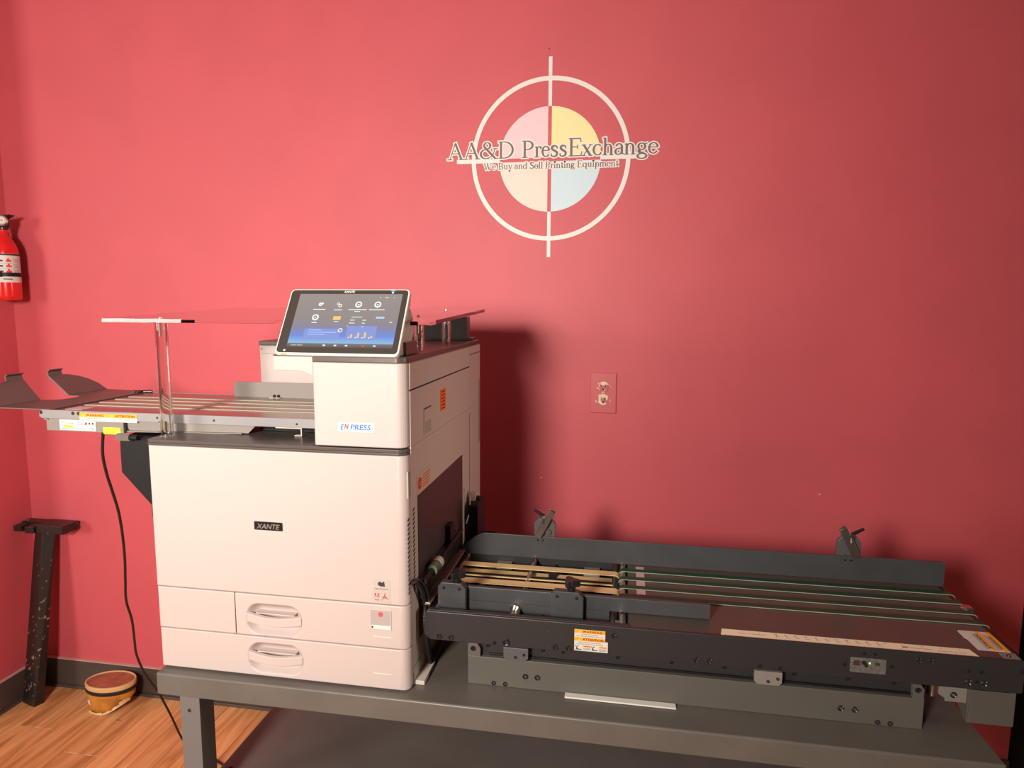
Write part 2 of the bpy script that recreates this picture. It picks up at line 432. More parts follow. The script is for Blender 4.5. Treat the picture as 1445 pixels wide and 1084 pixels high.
# inner shell
MB().box(.004, PW-.0045, -.957, YB, T+.018, H1).build('body_shell', CREAM2, pr, .002)
MB().box(.008, PW-.006, -.9586, -.957, T+.012, H1-.002).build('seam_liner', GAP, pr)
fd = front_panel('front_door', 0.0, PW, .9665, H1, .006, .020)
front_panel('side_cover', .0012, .1895, .8695, .9645, .006, .0015)
d1 = front_panel('upper_drawer', .1912, PW, .8695, .9645, .0015, .020, (.2815, .9085, .0665, .0375, .032))
d2 = front_panel('lower_drawer', .0022, PW, T+.004, .8675, .006, .020, (.2815, .8195, .0665, .0365, .032))
for d, cz in ((d1, .9085), (d2, .8195)):
    # curved grip bridging the dish
    b = MB(); N = 16; k = 0
    prof = [(-.0065, .011), (-.0065, -.008), (.0, -.0105), (.004, -.008), (.004, .009), (.001, .0125)]
    vs = []; fs = []
    for i in range(N+1):
        t = i/N; xx = .2815-.064+.128*t; bow = math.sin(PI*t)
        yy = YF+.004-.0055*bow; zz = cz+.001-.006*bow
        for (py, pz) in prof: vs.append((xx, yy+py+.002, zz+pz))
    n = len(prof)
    for i in range(N):
        for j in range(n): w = (j+1) % n; fs.append((i*n+j, i*n+w, (i+1)*n+w, (i+1)*n+j))
    fs += [tuple(range(n))[::-1], tuple(N*n+j for j in range(n))]
    b.add(vs, fs).build('handle', CREAM, d, .0012)
    box('recess_back', CREAM, d, .2815-.045, .2815+.045, YF+.004, YF+.020, cz+.010, cz+.0125, .001)
# size indicator window on the upper drawer
iw = MB().box(.5035, .5485, YF-.0012, YF+.002, .9095, .9115).box(.5035, .5485, YF-.0012, YF+.002, .9525, .9545).box(.5025, .5045, YF-.0012, YF+.002, .9095, .9545).box(.5475, .5495, YF-.0012, YF+.002, .9095, .9545).build('indicator_frame', CREAM, d1, .0006)
MB().box(.5045, .5475, YF-.0006, YF+.001, .9195, .9525).build('indicator_window', mat('indicator_grey', (.42, .36, .35), .2), d1)
MB().box(.5045, .5475, YF-.0014, YF+.001, .9115, .9195).build('indicator_slot', CREAMW, d1, .0006)
def red_mark():
    m = mat('indicator_mark', (.85, .10, .10), .3); return m
MB().lathe([(0, -.0004), (.0050, -.0004), (.0055, 0)], (.5255, YF-.0010, .944), 20, 'y').build('indicator_mark', red_mark(), d1)
MB().box(.5055, .509, YF-.0018, YF, .913, .9175).build('indicator_tab', INK, d1)
for d, zz in ((d1, .8935), (d2, .8105)):
    MB().box(.5075, .5475, YF-.0008, YF+.001, zz, zz+.0012).build('moulded_line', CREAMW, d)
# badge on the front door
bd = MB().prism(rrect(.2455, .3105, 1.1115, 1.1300, .0015), 'y', YF-.0018, YF+.001).build('badge', BLACKP, fd, .0004)
text('lettering', 'XANTÉ'.replace('É', 'E'), mat('badge_grey', (.36, .33, .31), .3, metal=.5), bd, (.2515, YF-.0021, 1.1150), (1, 0, 0), (0, 0, 1), .0112, .053, shear=.25, bold=.012)
# certification stickers, low right on the door
s1 = MB().box(.5105, .5475, YF-.0005, YF+.001, .996, 1.020).build('sticker', mat('sticker_cream', (.50, .43, .38), .35), fd)
MB().prism(arc(.5265, 1.0115, .0055, 100, 380, 12, .005), 'y', YF-.0009, YF-.0004).build('apple_mark', INK, s1)
MB().prism([(.5265, 1.0060), (.5365, 1.0060), (.5350, 1.0165), (.5320, 1.0165)], 'y', YF-.0010, YF-.0004).build('sail_mark', INK, s1)
text('lettering', 'Adobe PostScript 3', INK, s1, (.5145, YF-.0009, .9995), (1, 0, 0), (0, 0, 1), .0026, .0290)
s2 = MB().box(.5105, .5475, YF-.0005, YF+.001, .9695, .9955).build('sticker', MATS['sticker_cream'], fd)
MB().prism([(.5135, .9805), (.5135, .9905), (.5170, .9905)], 'y', YF-.0009, YF-.0004).build('logo_mark', REDI, s2)
MB().prism([(.5235, .9805), (.5235, .9905), (.5200, .9905)], 'y', YF-.0009, YF-.0004).build('logo_mark', REDI, s2)
MB().prism([(.5170, .9825), (.5200, .9825), (.5203, .9805), (.5217, .9805), (.5187, .9870)], 'y', YF-.0009, YF-.0004).build('logo_mark', REDI, s2)
text('lettering', 'Adobe', INK, s2, (.5140, YF-.0009, .9750), (1, 0, 0), (0, 0, 1), .0026, .0090)
MB().tube([(.528, YF-.0008, .9755), (.533, YF-.0008, .981), (.5365, YF-.0008, .991), (.5355, YF-.0008, .9925), (.537, YF-.0008, .984), (.5415, YF-.0008, .9790), (.5445, YF-.0008, .9795), (.5375, YF-.0008, .9810), (.531, YF-.0008, .9790)], .0005, 6).build('swirl_mark', REDI, s2)
text('lettering', 'PDF', INK, s2, (.5310, YF-.0013, .9815), (1, 0, 0), (0, 0, 1), .0030, .0095)

# deck trim between body and tower
def slab(name, x0, x1, yb, yf, rl, rr, z0, z1, m, bevel=.002, parent=None):
    return MB().prism(plan(x0, x1, yb, yf, rl, rr), 'z', z0, z1).build(name, m, parent or pr, bevel)
slab('deck_trim', -.0015, PW+.0005, YB, YF-.002, .007, .021, H1+.0005, 1.2915, TRIM, .0015)
slab('deck_trim', -.0015, PW+.0005, YB, YF-.001, .007, .021, 1.2915, 1.299, TRIM, .0015)
# tower on the right
tw = slab('tower', .3885, PW, YB, YF, .006, .021, 1.3015, H2, CREAM, .0025)
slab('tower_trim', .3880, PW+.0008, YB-.002, YF-.0015, .007, .022, H2+.0005, 1.487, TRIM, .0015)
# badge label on the tower
lb = MB().prism(rrect(.4420, .5195, 1.3330, 1.3520, .002), 'y', YF-.0006, YF+.001).build('badge_label', mat('label_bright', (.78, .76, .70), .4), tw)
text('lettering', 'E', BLUEI, lb, (.4480, YF-.0009, 1.3365), (1, 0, 0), (0, 0, 1), .0120, .0078, shear=.25, bold=.02)
text('lettering', 'N', REDI, lb, (.4562, YF-.0009, 1.3385), (1, 0, 0), (0, 0, 1), .0110, .0085, shear=.25, bold=.02)
MB().prism([(.4648, 1.3350), (.4655, 1.3350), (.4680, 1.3505), (.4673, 1.3505)], 'y', YF-.0009, YF-.0005).build('slash', INKG, lb)
text('lettering', 'PRESS', BLUEI, lb, (.4690, YF-.0009, 1.3375), (1, 0, 0), (0, 0, 1), .0112, .0440, shear=.2, bold=.02)
MB().box(.4465, .4520, YF-.0009, YF-.0005, 1.3420, 1.3430).build('dash', BLUEI, lb)
# curved bracket below the screen, left of the tower
prf = [(.3015, 1.4855), (.3015, 1.456)]+[(.305+.05*t, 1.4555-.0005*t) for t in (0, .5, 1)]+[(.355+.0335*t, 1.4550-.011*(1-math.cos(PI/2*t))) for t in (.2, .4, .6, .8, 1.)]+[(.3885, 1.4855)]
MB().prism(prf, 'y', YF+.004, YF+.07).build('screen_bracket', CREAM, pr, .0015)
MB().box(.3035, .3885, YF-.001, YF+.07, 1.4856, 1.4885).build('bracket_trim', TRIM, pr, .0008)
# rear left housing
slab('rear_housing', .0, .3870, YB, -.520, .004, 0, 1.2995, H2, CREAM, .0025)
slab('rear_trim', -.001, .3875, YB-.002, -.522, .005, 0, H2+.0005, 1.487, TRIM, .0015)
MB().box(.008, .0095, -.5212, -.5195, 1.462, 1.467).build('latch_mark', GAP, pr)
MB().box(.006, .38, -.5207, -.5195, 1.4517, 1.4525).build('panel_seam', INKG, pr)
# right-hand flank: cover panels standing off the shell
XS = PW
def sidebox(name, m, y0, y1, z0, z1, x0=PW-.0046, x1=PW, bevel=.001): return MB().box(x0, x1, y0, y1, z0, z1).build(name, m, pr, bevel)
sd = sidebox('side_door', CREAM2, -.9575, -.4300, .8150, 1.2850)
def flank_upper():
    # wraps the tower's own side: door, upper strip, rear column
    a = MB().box(PW+.0002, PW+.0022, -.9575, -.4310, 1.3005, 1.4165).build('side_door_upper', CREAM2, pr, .0008)
    MB().box(PW+.0002, PW+.0020, -.9575, -.4310, 1.4195, 1.4730).build('side_strip', CREAM2, pr, .0008)
    MB().box(PW+.0002, PW+.0020, -.4290, YB, 1.3005, 1.4500).build('rear_column', CREAM2, pr, .0008)
    MB().box(PW+.0002, PW+.0020, -.4290, YB, 1.4520, 1.4730).build('rear_column_cap', CREAM2, pr, .0008)
    MB().box(PW-.0010, PW+.0006, -.9570, -.4310, 1.4163, 1.4197).build('door_gap', GAP, pr)
    MB().box(PW-.0010, PW+.0008, -.4300, YB, 1.4498, 1.4522).build('column_gap', GAP, pr)
    return a
du = flank_upper()
MB().box(PW-.004, PW+.0022, -.9575, -.4310, 1.2852, 1.3003).build('side_door_band', CREAM2, pr)
sidebox('rear_column', CREAM2, -.4290, YB, .8150, 1.2850, x1=PW+.002)
MB().box(PW-.004, PW+.0020, -.4290, YB, 1.2852, 1.3003).build('rear_column_band', CREAM2, pr)
sidebox('flank_base', CREAM2, -.9575, YB, T+.0300, .8130)
MB().box(PW-.045, PW+.022, -.948, -.865, T+.0005, T+.010).box(PW-.045, PW+.0, -.95, -.3, T+.0005, T+.03).build('foot_plate', CREAM2, pr, .001)
MB().box(.03, .09, -.94, -.32, T+.0005, T+.018).build('foot_plate', CREAM2, pr, .001)
# door grip, slots, latch, stickers on the flank
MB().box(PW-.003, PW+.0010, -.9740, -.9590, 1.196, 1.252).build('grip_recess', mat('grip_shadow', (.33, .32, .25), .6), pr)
for col_y, z_top, n_ in ((-.9720, 1.150, 17), (-.9400, 1.163, 19)):
    for i in range(n_):
        zz = z_top-.0098*i
        MB().prism([(col_y-.0045, zz-.0035), (col_y+.0045, zz), (col_y+.0045, zz+.0033), (col_y-.0045, zz-.0003)], 'x', PW-.001, PW+(.0012 if col_y > -.95 else .0004)).build('vent_slot', GAP, pr)
rv = MB()
for i in range(34):
    zz = 1.365-.0056*i
    for k in range(2): rv.box(PW+.0015, PW+.0026, -.318+.010*k, -.313+.010*k, zz, zz+.0022)
rv.build('rear_vent', GAP, pr)
lt = MB().box(PW+.0015, PW+.0032, -.8700, -.8130, 1.305, 1.3095).box(PW+.0015, PW+.0032, -.8700, -.8665, 1.3095, 1.367).box(PW+.0015, PW+.0032, -.8165, -.8130, 1.3095, 1.367).build('latch_frame', CREAM2, pr, .0004)
MB().box(PW+.0015, PW+.0040, -.8665, -.8165, 1.3365, 1.3640).build('latch_flap', CREAM2, lt, .0006)
MB().prism([(PW+.0024, 1.3095), (PW+.0026, 1.3365), (PW+.0023, 1.3365), (PW+.0023, 1.3095)], 'y', -.8665, -.8165).build('latch_pocket', mat('pocket_grey', (.42, .42, .33), .6), lt)
MB().box(PW+.0023, PW+.0042, -.8660, -.8170, 1.3645, 1.3662).build('latch_slot', GAP, lt)
os_ = MB().box(PW+.0021, PW+.0027, -.7360, -.6880, 1.3390, 1.3905).build('orange_sticker', FLUO, du)
for i in range(6): MB().box(PW+.0026, PW+.0030, -.727, -.697, 1.3430+.008*i, 1.3458+.008*i).build('sticker_mark', INKR, os_)
ss = MB().box(PW+.0001, PW+.0007, -.9150, -.8120, 1.1850, 1.2290).build('stop_label', mat('label_tan', (.62, .50, .36), .5), sd)
MB().prism(arc(-.8960, 1.207, .0140, 22.5, 337.5, 7), 'x', PW+.0006, PW+.0011).build('stop_sign', REDI, ss)
text('lettering', 'STOP', PAPER, ss, (PW+.0014, -.9075, 1.2030), (0, 1, 0), (0, 0, 1), .008, .023)
for i, w_ in enumerate((.052, .046, .050, .048, .044)):
    MB().box(PW+.0006, PW+.0010, -.8740, -.8740+w_, 1.2180-.0062*i, 1.2197-.0062*i).build('print_line', REDI, ss)
MB().box(PW+.0002, PW+.0016, -.9120, -.5180, .8600, 1.1840).build('dark_inset', mat('inset_brown_black', (.052, .036, .036), .45), sd, .0005)  # proud plate, the opening's shade put into its brown-black colour
# parts inside the exit: shaft, green roller, white wire
MB().cyl((PW+.018, -.93, 1.000), (PW+.018, -.60, 1.000), .006).build('exit_shaft', BLACK, pr)
MB().cyl((PW+.018, -.870, 1.000), (PW+.018, -.835, 1.000), .0125).build('exit_roller', mat('roller_green', (.10, .14, .08), .5), pr)
MB().cyl((PW+.018, -.835, 1.000), (PW+.018, -.815, 1.000), .0135).build('exit_roller', CREAM2, pr)
MB().box(PW+.002, PW+.016, -.70, -.665, .985, 1.045).build('exit_bracket', BLACK, pr, .002)
MB().box(PW+.002, PW+.012, -.92, -.56, .955, .985).build('exit_guide', BLACK, pr, .002)
MB().tube([(PW+.004, -.505, 1.085), (PW+.012, -.495, 1.078), (PW+.016, -.488, 1.05), (PW+.014, -.492, 1.01), (PW+.008, -.505, .985)], .0016, 6).build('white_wire', CREAMW, pr)
# rear top housing (dark)
tc_ = MB().box(.20, .560, -.345, -.300, 1.4875, 1.556)
tc_.build('top_housing', mat('top_dark_grey', (.105, .098, .088), .4), pr, .003)
MB().box(.20, .577, -.352, -.296, 1.4872, 1.4945).build('top_housing_base', TRIM, pr, .001)

# ------------------------------------------------------------------ touch screen (hinged to the printer)
ct = Vector((.441, -.985, 1.4895)); ang = math.atan2(.085, .134)
ux = Vector((1, 0, 0)); uz = Vector((0, math.sin(ang), math.cos(ang))); un = Vector((0, -math.cos(ang), math.sin(ang)))
def SP(a, b, c=0): return ct+ux*a+uz*b+un*c
def splate(name, x0, x1, z0, z1, r, c0, c1, m, parent, bevel=0.):
    P = rrect(x0, x1, z0, z1, r) if r else [(x1, z1), (x0, z1), (x0, z0), (x1, z0)]
    n = len(P); vs = [SP(a, b, c0) for a, b in P]+[SP(a, b, c1) for a, b in P]
    fs = [tuple(range(n)), tuple(range(n, 2*n))[::-1]]+[(i, (i+1) % n, n+(i+1) % n, n+i) for i in range(n)]
    return MB().add(vs, fs).build(name, m, parent, bevel)
SW, SHh = .1335, .1595
scb = splate('screen_housing', -SW, SW, 0, SHh, .010, -.012, 0, CREAMW, pr, .0025)
splate('screen_back', -SW+.006, SW-.004, .006, SHh-.006, .01, -.026, -.012, CREAM2, scb, .003)
splate('bezel', -SW+.0035, SW-.0035, .0045, SHh-.0035, .008, -.001, .0006, mat('bezel_dark', (.045, .038, .034), .35), scb)
def screen_mat():
    m = bpy.data.materials.new('lit_screen'); m.use_nodes = True; nt = m.node_tree; b = nt.nodes['Principled BSDF']
    b.inputs['Base Color'].default_value = (.03, .03, .03, 1); b.inputs['Roughness'].default_value = .12
    tc = nt.nodes.new('ShaderNodeTexCoord'); sx = nt.nodes.new('ShaderNodeSeparateXYZ'); r = nt.nodes.new('ShaderNodeValToRGB')
    mr = nt.nodes.new('ShaderNodeMapRange'); mr.inputs['From Min'].default_value = 1.489+.017; mr.inputs['From Max'].default_value = 1.489+.124
    nt.links.new(tc.outputs['Object'], sx.inputs[0]); nt.links.new(sx.outputs[2], mr.inputs['Value']); nt.links.new(mr.outputs[0], r.inputs[0])
    e = r.color_ramp.elements; e[0].position = 0; e[0].color = (.09, .08, .08, 1); e[1].position = 1; e[1].color = (.31, .265, .245, 1)
    for p, c in ((.055, (.16, .15, .16, 1)), (.065, (.26, .50, .78, 1)), (.20, (.12, .26, .72, 1)), (.33, (.22, .22, .38, 1)), (.50, (.27, .235, .23, 1))):
        k = e.new(p); k.color = c
    nt.links.new(r.outputs[0], b.inputs['Emission Color']); b.inputs['Emission Strength'].default_value = .95
    return m
dsp = splate('display', -SW+.024, SW-.015, .0175, SHh-.0135, .0, .0005, .0010, screen_mat(), scb)
UI = mat('ui_pale', (.3, .32, .30), .3, emit=((.50, .56, .52), .85)); UID = mat('ui_dark', (.05, .06, .07), .3, emit=((.10, .13, .15), 1))
UIO = mat('ui_gold', (.3, .2, .05), .3, emit=((.42, .29, .12), 1)); UIB = mat('ui_blue', (.1, .2, .4), .3, emit=((.28, .38, .60), 1))
def uitext(s, a, b, h, w, m=UI, al='LEFT'): text('screen_text', s, m, dsp, SP(a, b, .0014), ux, uz, h, w, align=al)
def disc(a, b, r, m, c=.0012, rin=0.):
    n = 20; vs = [SP(a+r*math.cos(2*PI*i/n), b+r*math.sin(2*PI*i/n), c) for i in range(n)]
    if rin: vs += [SP(a+rin*math.cos(2*PI*i/n), b+rin*math.sin(2*PI*i/n), c) for i in range(n)]; fs = [(i, (i+1) % n, n+(i+1) % n, n+i) for i in range(n)]
    else: fs = [tuple(range(n))]
    MB().add(vs, fs).build('screen_icon', m, dsp)
def uirect(a, b, w, h, m, c=.0012, name='screen_icon'):
    MB().add([SP(a-w/2, b-h/2, c), SP(a+w/2, b-h/2, c), SP(a+w/2, b+h/2, c), SP(a-w/2, b+h/2, c)], [(0, 1, 2, 3)]).build(name, m, dsp)
for i, (a, b, w) in enumerate(((-.058, .120, .0), (-.016, .119, .0), (.027, .120, .008), (.069, .120, .008), (-.062, .088, .008))):
    if w: disc(a, b, .0075, UI); disc(a, b, .0042, UID, .0016, .0022); uirect(a+.001, b+.0015, .004, .0012, UID, .0017)
    elif i == 0: disc(a, b, .0042, UI); uirect(a+.0045, b+.002, .005, .004, UI); uirect(a, b, .003, .0012, UID, .0016)
    else: disc(a-.002, b+.0025, .0032, UI, .0012, .0018); disc(a+.003, b-.002, .0042, UI, .0012, .0024)
    uirect(a, b-.0125, (.028, .018, .040, .034, .012)[i], .0018, UI, name='screen_text')
uirect(.027, .103, .012, .0014, UI, name='screen_text')
uirect(-.014, .0865, .0165, .009, UIO); uirect(-.014, .078, .010, .0014, UI, name='screen_text')
uirect(.029, .0895, .023, .0014, UI, name='screen_text'); uirect(.080, .0885, .018, .0045, UIB)
for a, b, w in ((.047, .082, .008), (.046, .075, .007), (.0455, .067, .003), (.021, .082, .010), (.021, .075, .012), (.0125, .068, .002), (.1045, .0775, .006)): uirect(a, b, w, .0016, UI, name='screen_text')
disc(-.0005, .0575, .0050, UI, .0012, .0032)
for k, w in enumerate((.028, .062, .038)): uirect(-.070+w/2, .0575-.0052*k, w, .0012, UIB, name='screen_text')
splate('screen_panel', -.079, -.001, .036, .061, 0, .00105, .0011, mat('ui_panel', (.05, .08, .2), .3, emit=((.17, .20, .42), 1)), dsp)
splate('screen_panel', .014, .078, .037, .068, 0, .00105, .0011, MATS['ui_panel'], dsp)
for k, h in enumerate((.008, .012, .013, .005)): uirect(.026+.0145*k, .040+h/2, .004, h, UIO, .0014); uirect(.021+.0145*k, .0405, .003, .002, UI, .0014)
uitext('Check Status', -.101, .0205, .0030, .026)
for a in (-.028, -.004, .020, .056, .080): uirect(a, .0218, .0055, .0028, UI if a != .056 else REDI, .0014)
for a, w in ((.072, .003), (.086, .008), (.102, .002)): uirect(a, .137, w, .0014, UI, .0014)
text('lettering', 'XANTE', mat('badge_white', (.8, .78, .75), .3), scb, SP(-.012, SHh-.0105, .0010), ux, uz, .0050, .0245, shear=.25, bold=.02)
sdot = splate('status_lamp', .0925, .1005, SHh-.0065, SHh-.0035, .0, .0006, .0012, mat('lamp_blue', (.02, .3, .8), .3, emit=((.03, .38, .95), .9)), scb)
for a, b in ((-.112, .0095), (.0965, SHh-.0098)): splate('home_key', a-.0022, a+.0022, b-.002, b+.002, .001, .0006, .0010, UI, scb)
splate('gold_strip', -.118, -.107, -.0005, .0035, .0, -.001, .0009, mat('gold_print', (.5, .45, .25), .4), scb)
MB().prism([(-.985, 1.4878), (-.905, 1.4878), (-.868, 1.530), (-.868, 1.560), (-.890, 1.585), (-.915, 1.560), (-.968, 1.495)], 'x', .475, .570).build('screen_stand', CREAM2, pr, .003)
MB().box(.480, .576, -.94, -.865, 1.4873, 1.515).build('stand_hinge', TRIM, pr, .002)

# ------------------------------------------------------------------ acrylic shelf
ac = thing('acrylic_shelf', (.26, -.65, 1.299), 'clear acrylic shelf on round legs standing over the printer', 'shelf')
def SZ(y): return 1.5505+(y+.960)*.040          # the panel rises slightly towards the wall
sp_ = MB().prism([(-.110, -.960), (.294, -.960), (.294, -.884), (.592, -.884), (.592, -.960), (.634, -.960), (.634, -.440), (-.110, -.440)], 'z', 1.5505, 1.5585)
sp_.v = [(x, y, z+(y+.960)*.040) for x, y, z in sp_.v]
sp_.build('shelf_panel', ACR, ac)
for (x, y, z0, r) in ((.0225, -.9450, 1.2995, .0130), (.5560, -.7900, 1.4875, .0115), (.5380, -.4900, 1.4875, .0115), (.075, -.480, 1.4875, .0115)):
    zt = SZ(y)-.0006; n = 40; m_ = MB(True)
    m_.lathe([(r, z0), (r, zt), (r-.0042, zt), (r-.0042, z0), (r, z0)], (x, y, 0), n)
    lg = m_.build('leg', ACR, ac)
    MB().cyl((x-.003, y, zt-.030), (x-.003, y, zt), .0030, n=12).build('stud', STEEL, lg)
    MB().cyl((x, y, zt+.009), (x, y, zt+.011), .0042, n=14).build('cap_screw', STEEL, lg)

# ------------------------------------------------------------------ left feed table
fe = thing('sheet_feeder', (.0, -.75, 1.299), 'grey sheet feeder table sticking out left of the printer with curved catch fins', 'feeder')
FX0, FX1, FYF, FYB, FZ = -.350, .385, -.900, -.575, 1.340
MB().prism([(FYF, 1.3195), (FYF, FZ), (FYF+.004, FZ), (FYF+.004, 1.3195)], 'x', FX0+.006, FX1).box(FX0, FX0+.0061, FYF+.001, FYF+.004, 1.3215, 1.3360).build('front_rail', GREY, fe, .0008)
MB().box(FX0+.02, FX1, FYB-.004, FYB, 1.3195, FZ).build('rear_rail', GREY, fe, .0008)
MB().box(FX0+.034, FX1, FYF+.004, FYB-.004, 1.3365, 1.3392).build('feed_bed', BEDL, fe, .0004)
MB().cyl((FX0+.022, FYF+.006, 1.331), (FX0+.022, FYB-.006, 1.331), .0085).build('end_roller', BOLT, fe)
for k, yy in enumerate((-.822, -.775, -.722, -.674)):
    bl = MB().band(arc(FX1-.01, 1.3315, .0080, 90, -90, 6)[::1]+arc(FX0+.050, 1.3315, .0080, 270, 90, 6), yy, yy+.012, .0014).build('belt', BELTL, fe)
    MB().box(FX0+.030, FX0+.052, yy-.002, yy+.0015, 1.3392, 1.3412).build('belt_guide', BOLT, fe, .0004)
MB().box(FX0+.055, FX0+.10, -.881, -.840, 1.3393, 1.3397).build('paper_label', mat('label_pinkish', (.72, .60, .56), .35), fe)
# body boxes below the rail
MB().box(-.334, -.128, FYF+.003, -.62, 1.2895, 1.3195).build('motor_box', GREY2, fe, .001)
MB().prism([(-.120, 1.3195), (.200, 1.3195), (.205, 1.3190), (.186, 1.3010), (-.110, 1.2945), (-.118, 1.3000)], 'y', FYF+.006, FYF+.010).build('support_flange', GREY2, fe, .0008)
MB().prism([(-.115, 1.2945), (.175, 1.3000), (.175, 1.3025), (-.115, 1.2975)], 'y', FYF-.002, FYF+.03).build('flange_lip', GREY2, fe, .0006)
MB().prism([(-.128, 1.3195), (-.119, 1.3195), (-.106, 1.2985), (-.128, 1.2945)], 'y', FYF+.010, FYF+.014).build('dark_gusset', BLACK, fe)
MB().box(.19, .385, FYF+.05, -.60, 1.3000, 1.3190).build('deck_block', BLACK, fe, .001)
MB().prism([(.255, 1.3190), (.318, 1.3190), (.318, 1.3000), (.300, 1.3000), (.300, 1.3022), (.3155, 1.3022), (.3155, 1.3168), (.255, 1.3168)], 'y', FYF+.002, FYF+.014).build('hook_bracket', CREAM2, fe, .0006)
MB().cyl((-.020, FYF-.004, 1.3000), (-.020, FYF-.004, 1.3215), .0050).cyl((-.020, FYF-.004, 1.3215), (-.020, FYF-.004, 1.3245), .0085).cyl((-.020, FYF-.004, 1.2990), (-.020, FYF-.004, 1.3012), .008).build('levelling_screw', STEEL, fe)
kn = MB()
for i in range(28):
    a = 2*PI*i/28; kn.cyl((-.110, -.9360+.0078*math.cos(a), 1.2905+.0078*math.sin(a)), (-.077, -.9360+.0078*math.cos(a), 1.2905+.0078*math.sin(a)), .0010, n=6)
kn.cyl((-.110, -.9360, 1.2905), (-.077, -.9360, 1.2905), .0078).build('knurled_knob', mat('knurl_grey', (.30, .27, .25), .45, metal=.6), fe)
MB().cyl((-.077, -.9360, 1.2905), (-.060, -.9360, 1.2905), .0055).build('knob_shaft', BLACK, fe)
for (x, z) in ((-.3435, 1.3335), (-.257, 1.3335), (-.242, 1.3335)):
    MB().lathe([(0, -.0004), (.0042, -.0004), (.0046, .0002)], (x, FYF, z), 14, 'y').build('rail_hole', GAP, fe)
for (x, z) in ((-.036, 1.3305), (.107, 1.3290), (.308, 1.3280)):
    MB().lathe([(0, -.0003), (.0026, -.0003)], (x, FYF-.0001, z), 12, 'y').build('rail_hole', GAP, fe)
MB().box(-.336, -.326, FYF-.001, FYF+.006, 1.3165, 1.3190).build('rail_hook', GREY, fe)
# labels on the feeder
wl_ = MB().box(-.2390, -.0880, FYF-.0008, FYF, 1.3165, 1.3355).build('warning_label', PAPER, fe)
MB().box(-.2388, -.0882, FYF-.0010, FYF-.0006, 1.3265, 1.3353).build('orange_band', ORANGE, wl_)
text('lettering', 'WARNING', INKR, wl_, (-.2200, FYF-.0013, 1.3283), (1, 0, 0), (0, 0, 1), .0056, .0450, spacing=1.5, bold=.02)
text('lettering', 'ATTENTION', INKR, wl_, (-.1440, FYF-.0013, 1.3283), (1, 0, 0), (0, 0, 1), .0056, .0500, bold=.02)
for x in (-.2285, -.1525): MB().prism([(x-.003, 1.3285), (x+.003, 1.3285), (x, 1.3335)], 'y', FYF-.0013, FYF-.0009).build('alert_triangle', GREENI, wl_)
for j, (t1, t2) in enumerate((('HAZARDOUS MOVING PARTS', 'PIECES MOBILES DANGEREUSES'), ('KEEP FINGERS AND OTHER BODY PARTS AWAY', 'ATTENTION AUX DOIGTS ET AUX MAINS'))):
    text('lettering', t1, INKG, wl_, (-.2015 if True else 0, FYF-.0010, 1.3222-.0040*j), (1, 0, 0), (0, 0, 1), .0022, (.040, .064)[j], align='CENTER')
    text('lettering', t2, INKG, wl_, (-.1250, FYF-.0010, 1.3222-.0040*j), (1, 0, 0), (0, 0, 1), .0022, (.050, .064)[j], align='CENTER')
sl = MB().box(-.2970, -.2000, FYF+.0018, FYF+.0030, 1.2925, 1.3175).build('rating_label', PAPER, fe)
MB().box(-.286, -.261, FYF+.0014, FYF+.0020, 1.2985, 1.3045).build('yellow_tag', YELLOW, sl)
text('lettering', 'REV. 1', INKG, sl, (-.282, FYF+.0010, 1.3003), (1, 0, 0), (0, 0, 1), .0025, .016)
for x, z, w in ((-.293, 1.3135, .010), (-.293, 1.3090, .036), (-.252, 1.3065, .028), (-.293, 1.2960, .090), (-.250, 1.3105, .010), (-.2175, 1.2990, .010)):
    MB().box(x, x+w, FYF+.0014, FYF+.0018, z, z+.0009).build('print_line', INKG, sl)
for x in (-.2255, -.2165, -.2075): MB().box(x-.002, x+.002, FYF+.0014, FYF+.0018, 1.3075, 1.3125).build('approval_mark', INKR, sl)
yt = MB().box(-.1800, -.1350, FYF+.0014, FYF+.0030, 1.2870, 1.3025).build('yellow_label', YELLOW, fe)
text('lettering', 'CTN 1000.44', INKG, yt, (-.1575, FYF+.0010, 1.2965), (1, 0, 0), (0, 0, 1), .0030, .032, align='CENTER')
text('lettering', 'REV. 3', INKG, yt, (-.1575, FYF+.0010, 1.2905), (1, 0, 0), (0, 0, 1), .0030, .014, align='CENTER')
# rear fence
MB().prism(arc(-.0230, 1.3720, .008, 90, 180, 5)+[(-.031, 1.3385), (.385, 1.3385), (.385, 1.3800)], 'y', -.602, -.598).build('side_fence', GREY2, fe, .0006)
for x in (.088, .100): screw(fe, x, -.603, 1.3435, .004)
MB().box(.078, .110, -.612, -.602, 1.3393, 1.3405).build('fence_clip', STEEL, fe)
MB().cyl((-.343, -.600, 1.3425), (-.300, -.578, 1.3425), .0042).box(-.330, -.318, -.615, -.585, 1.3393, 1.3450).build('end_clip', BOLT, fe, .0008)
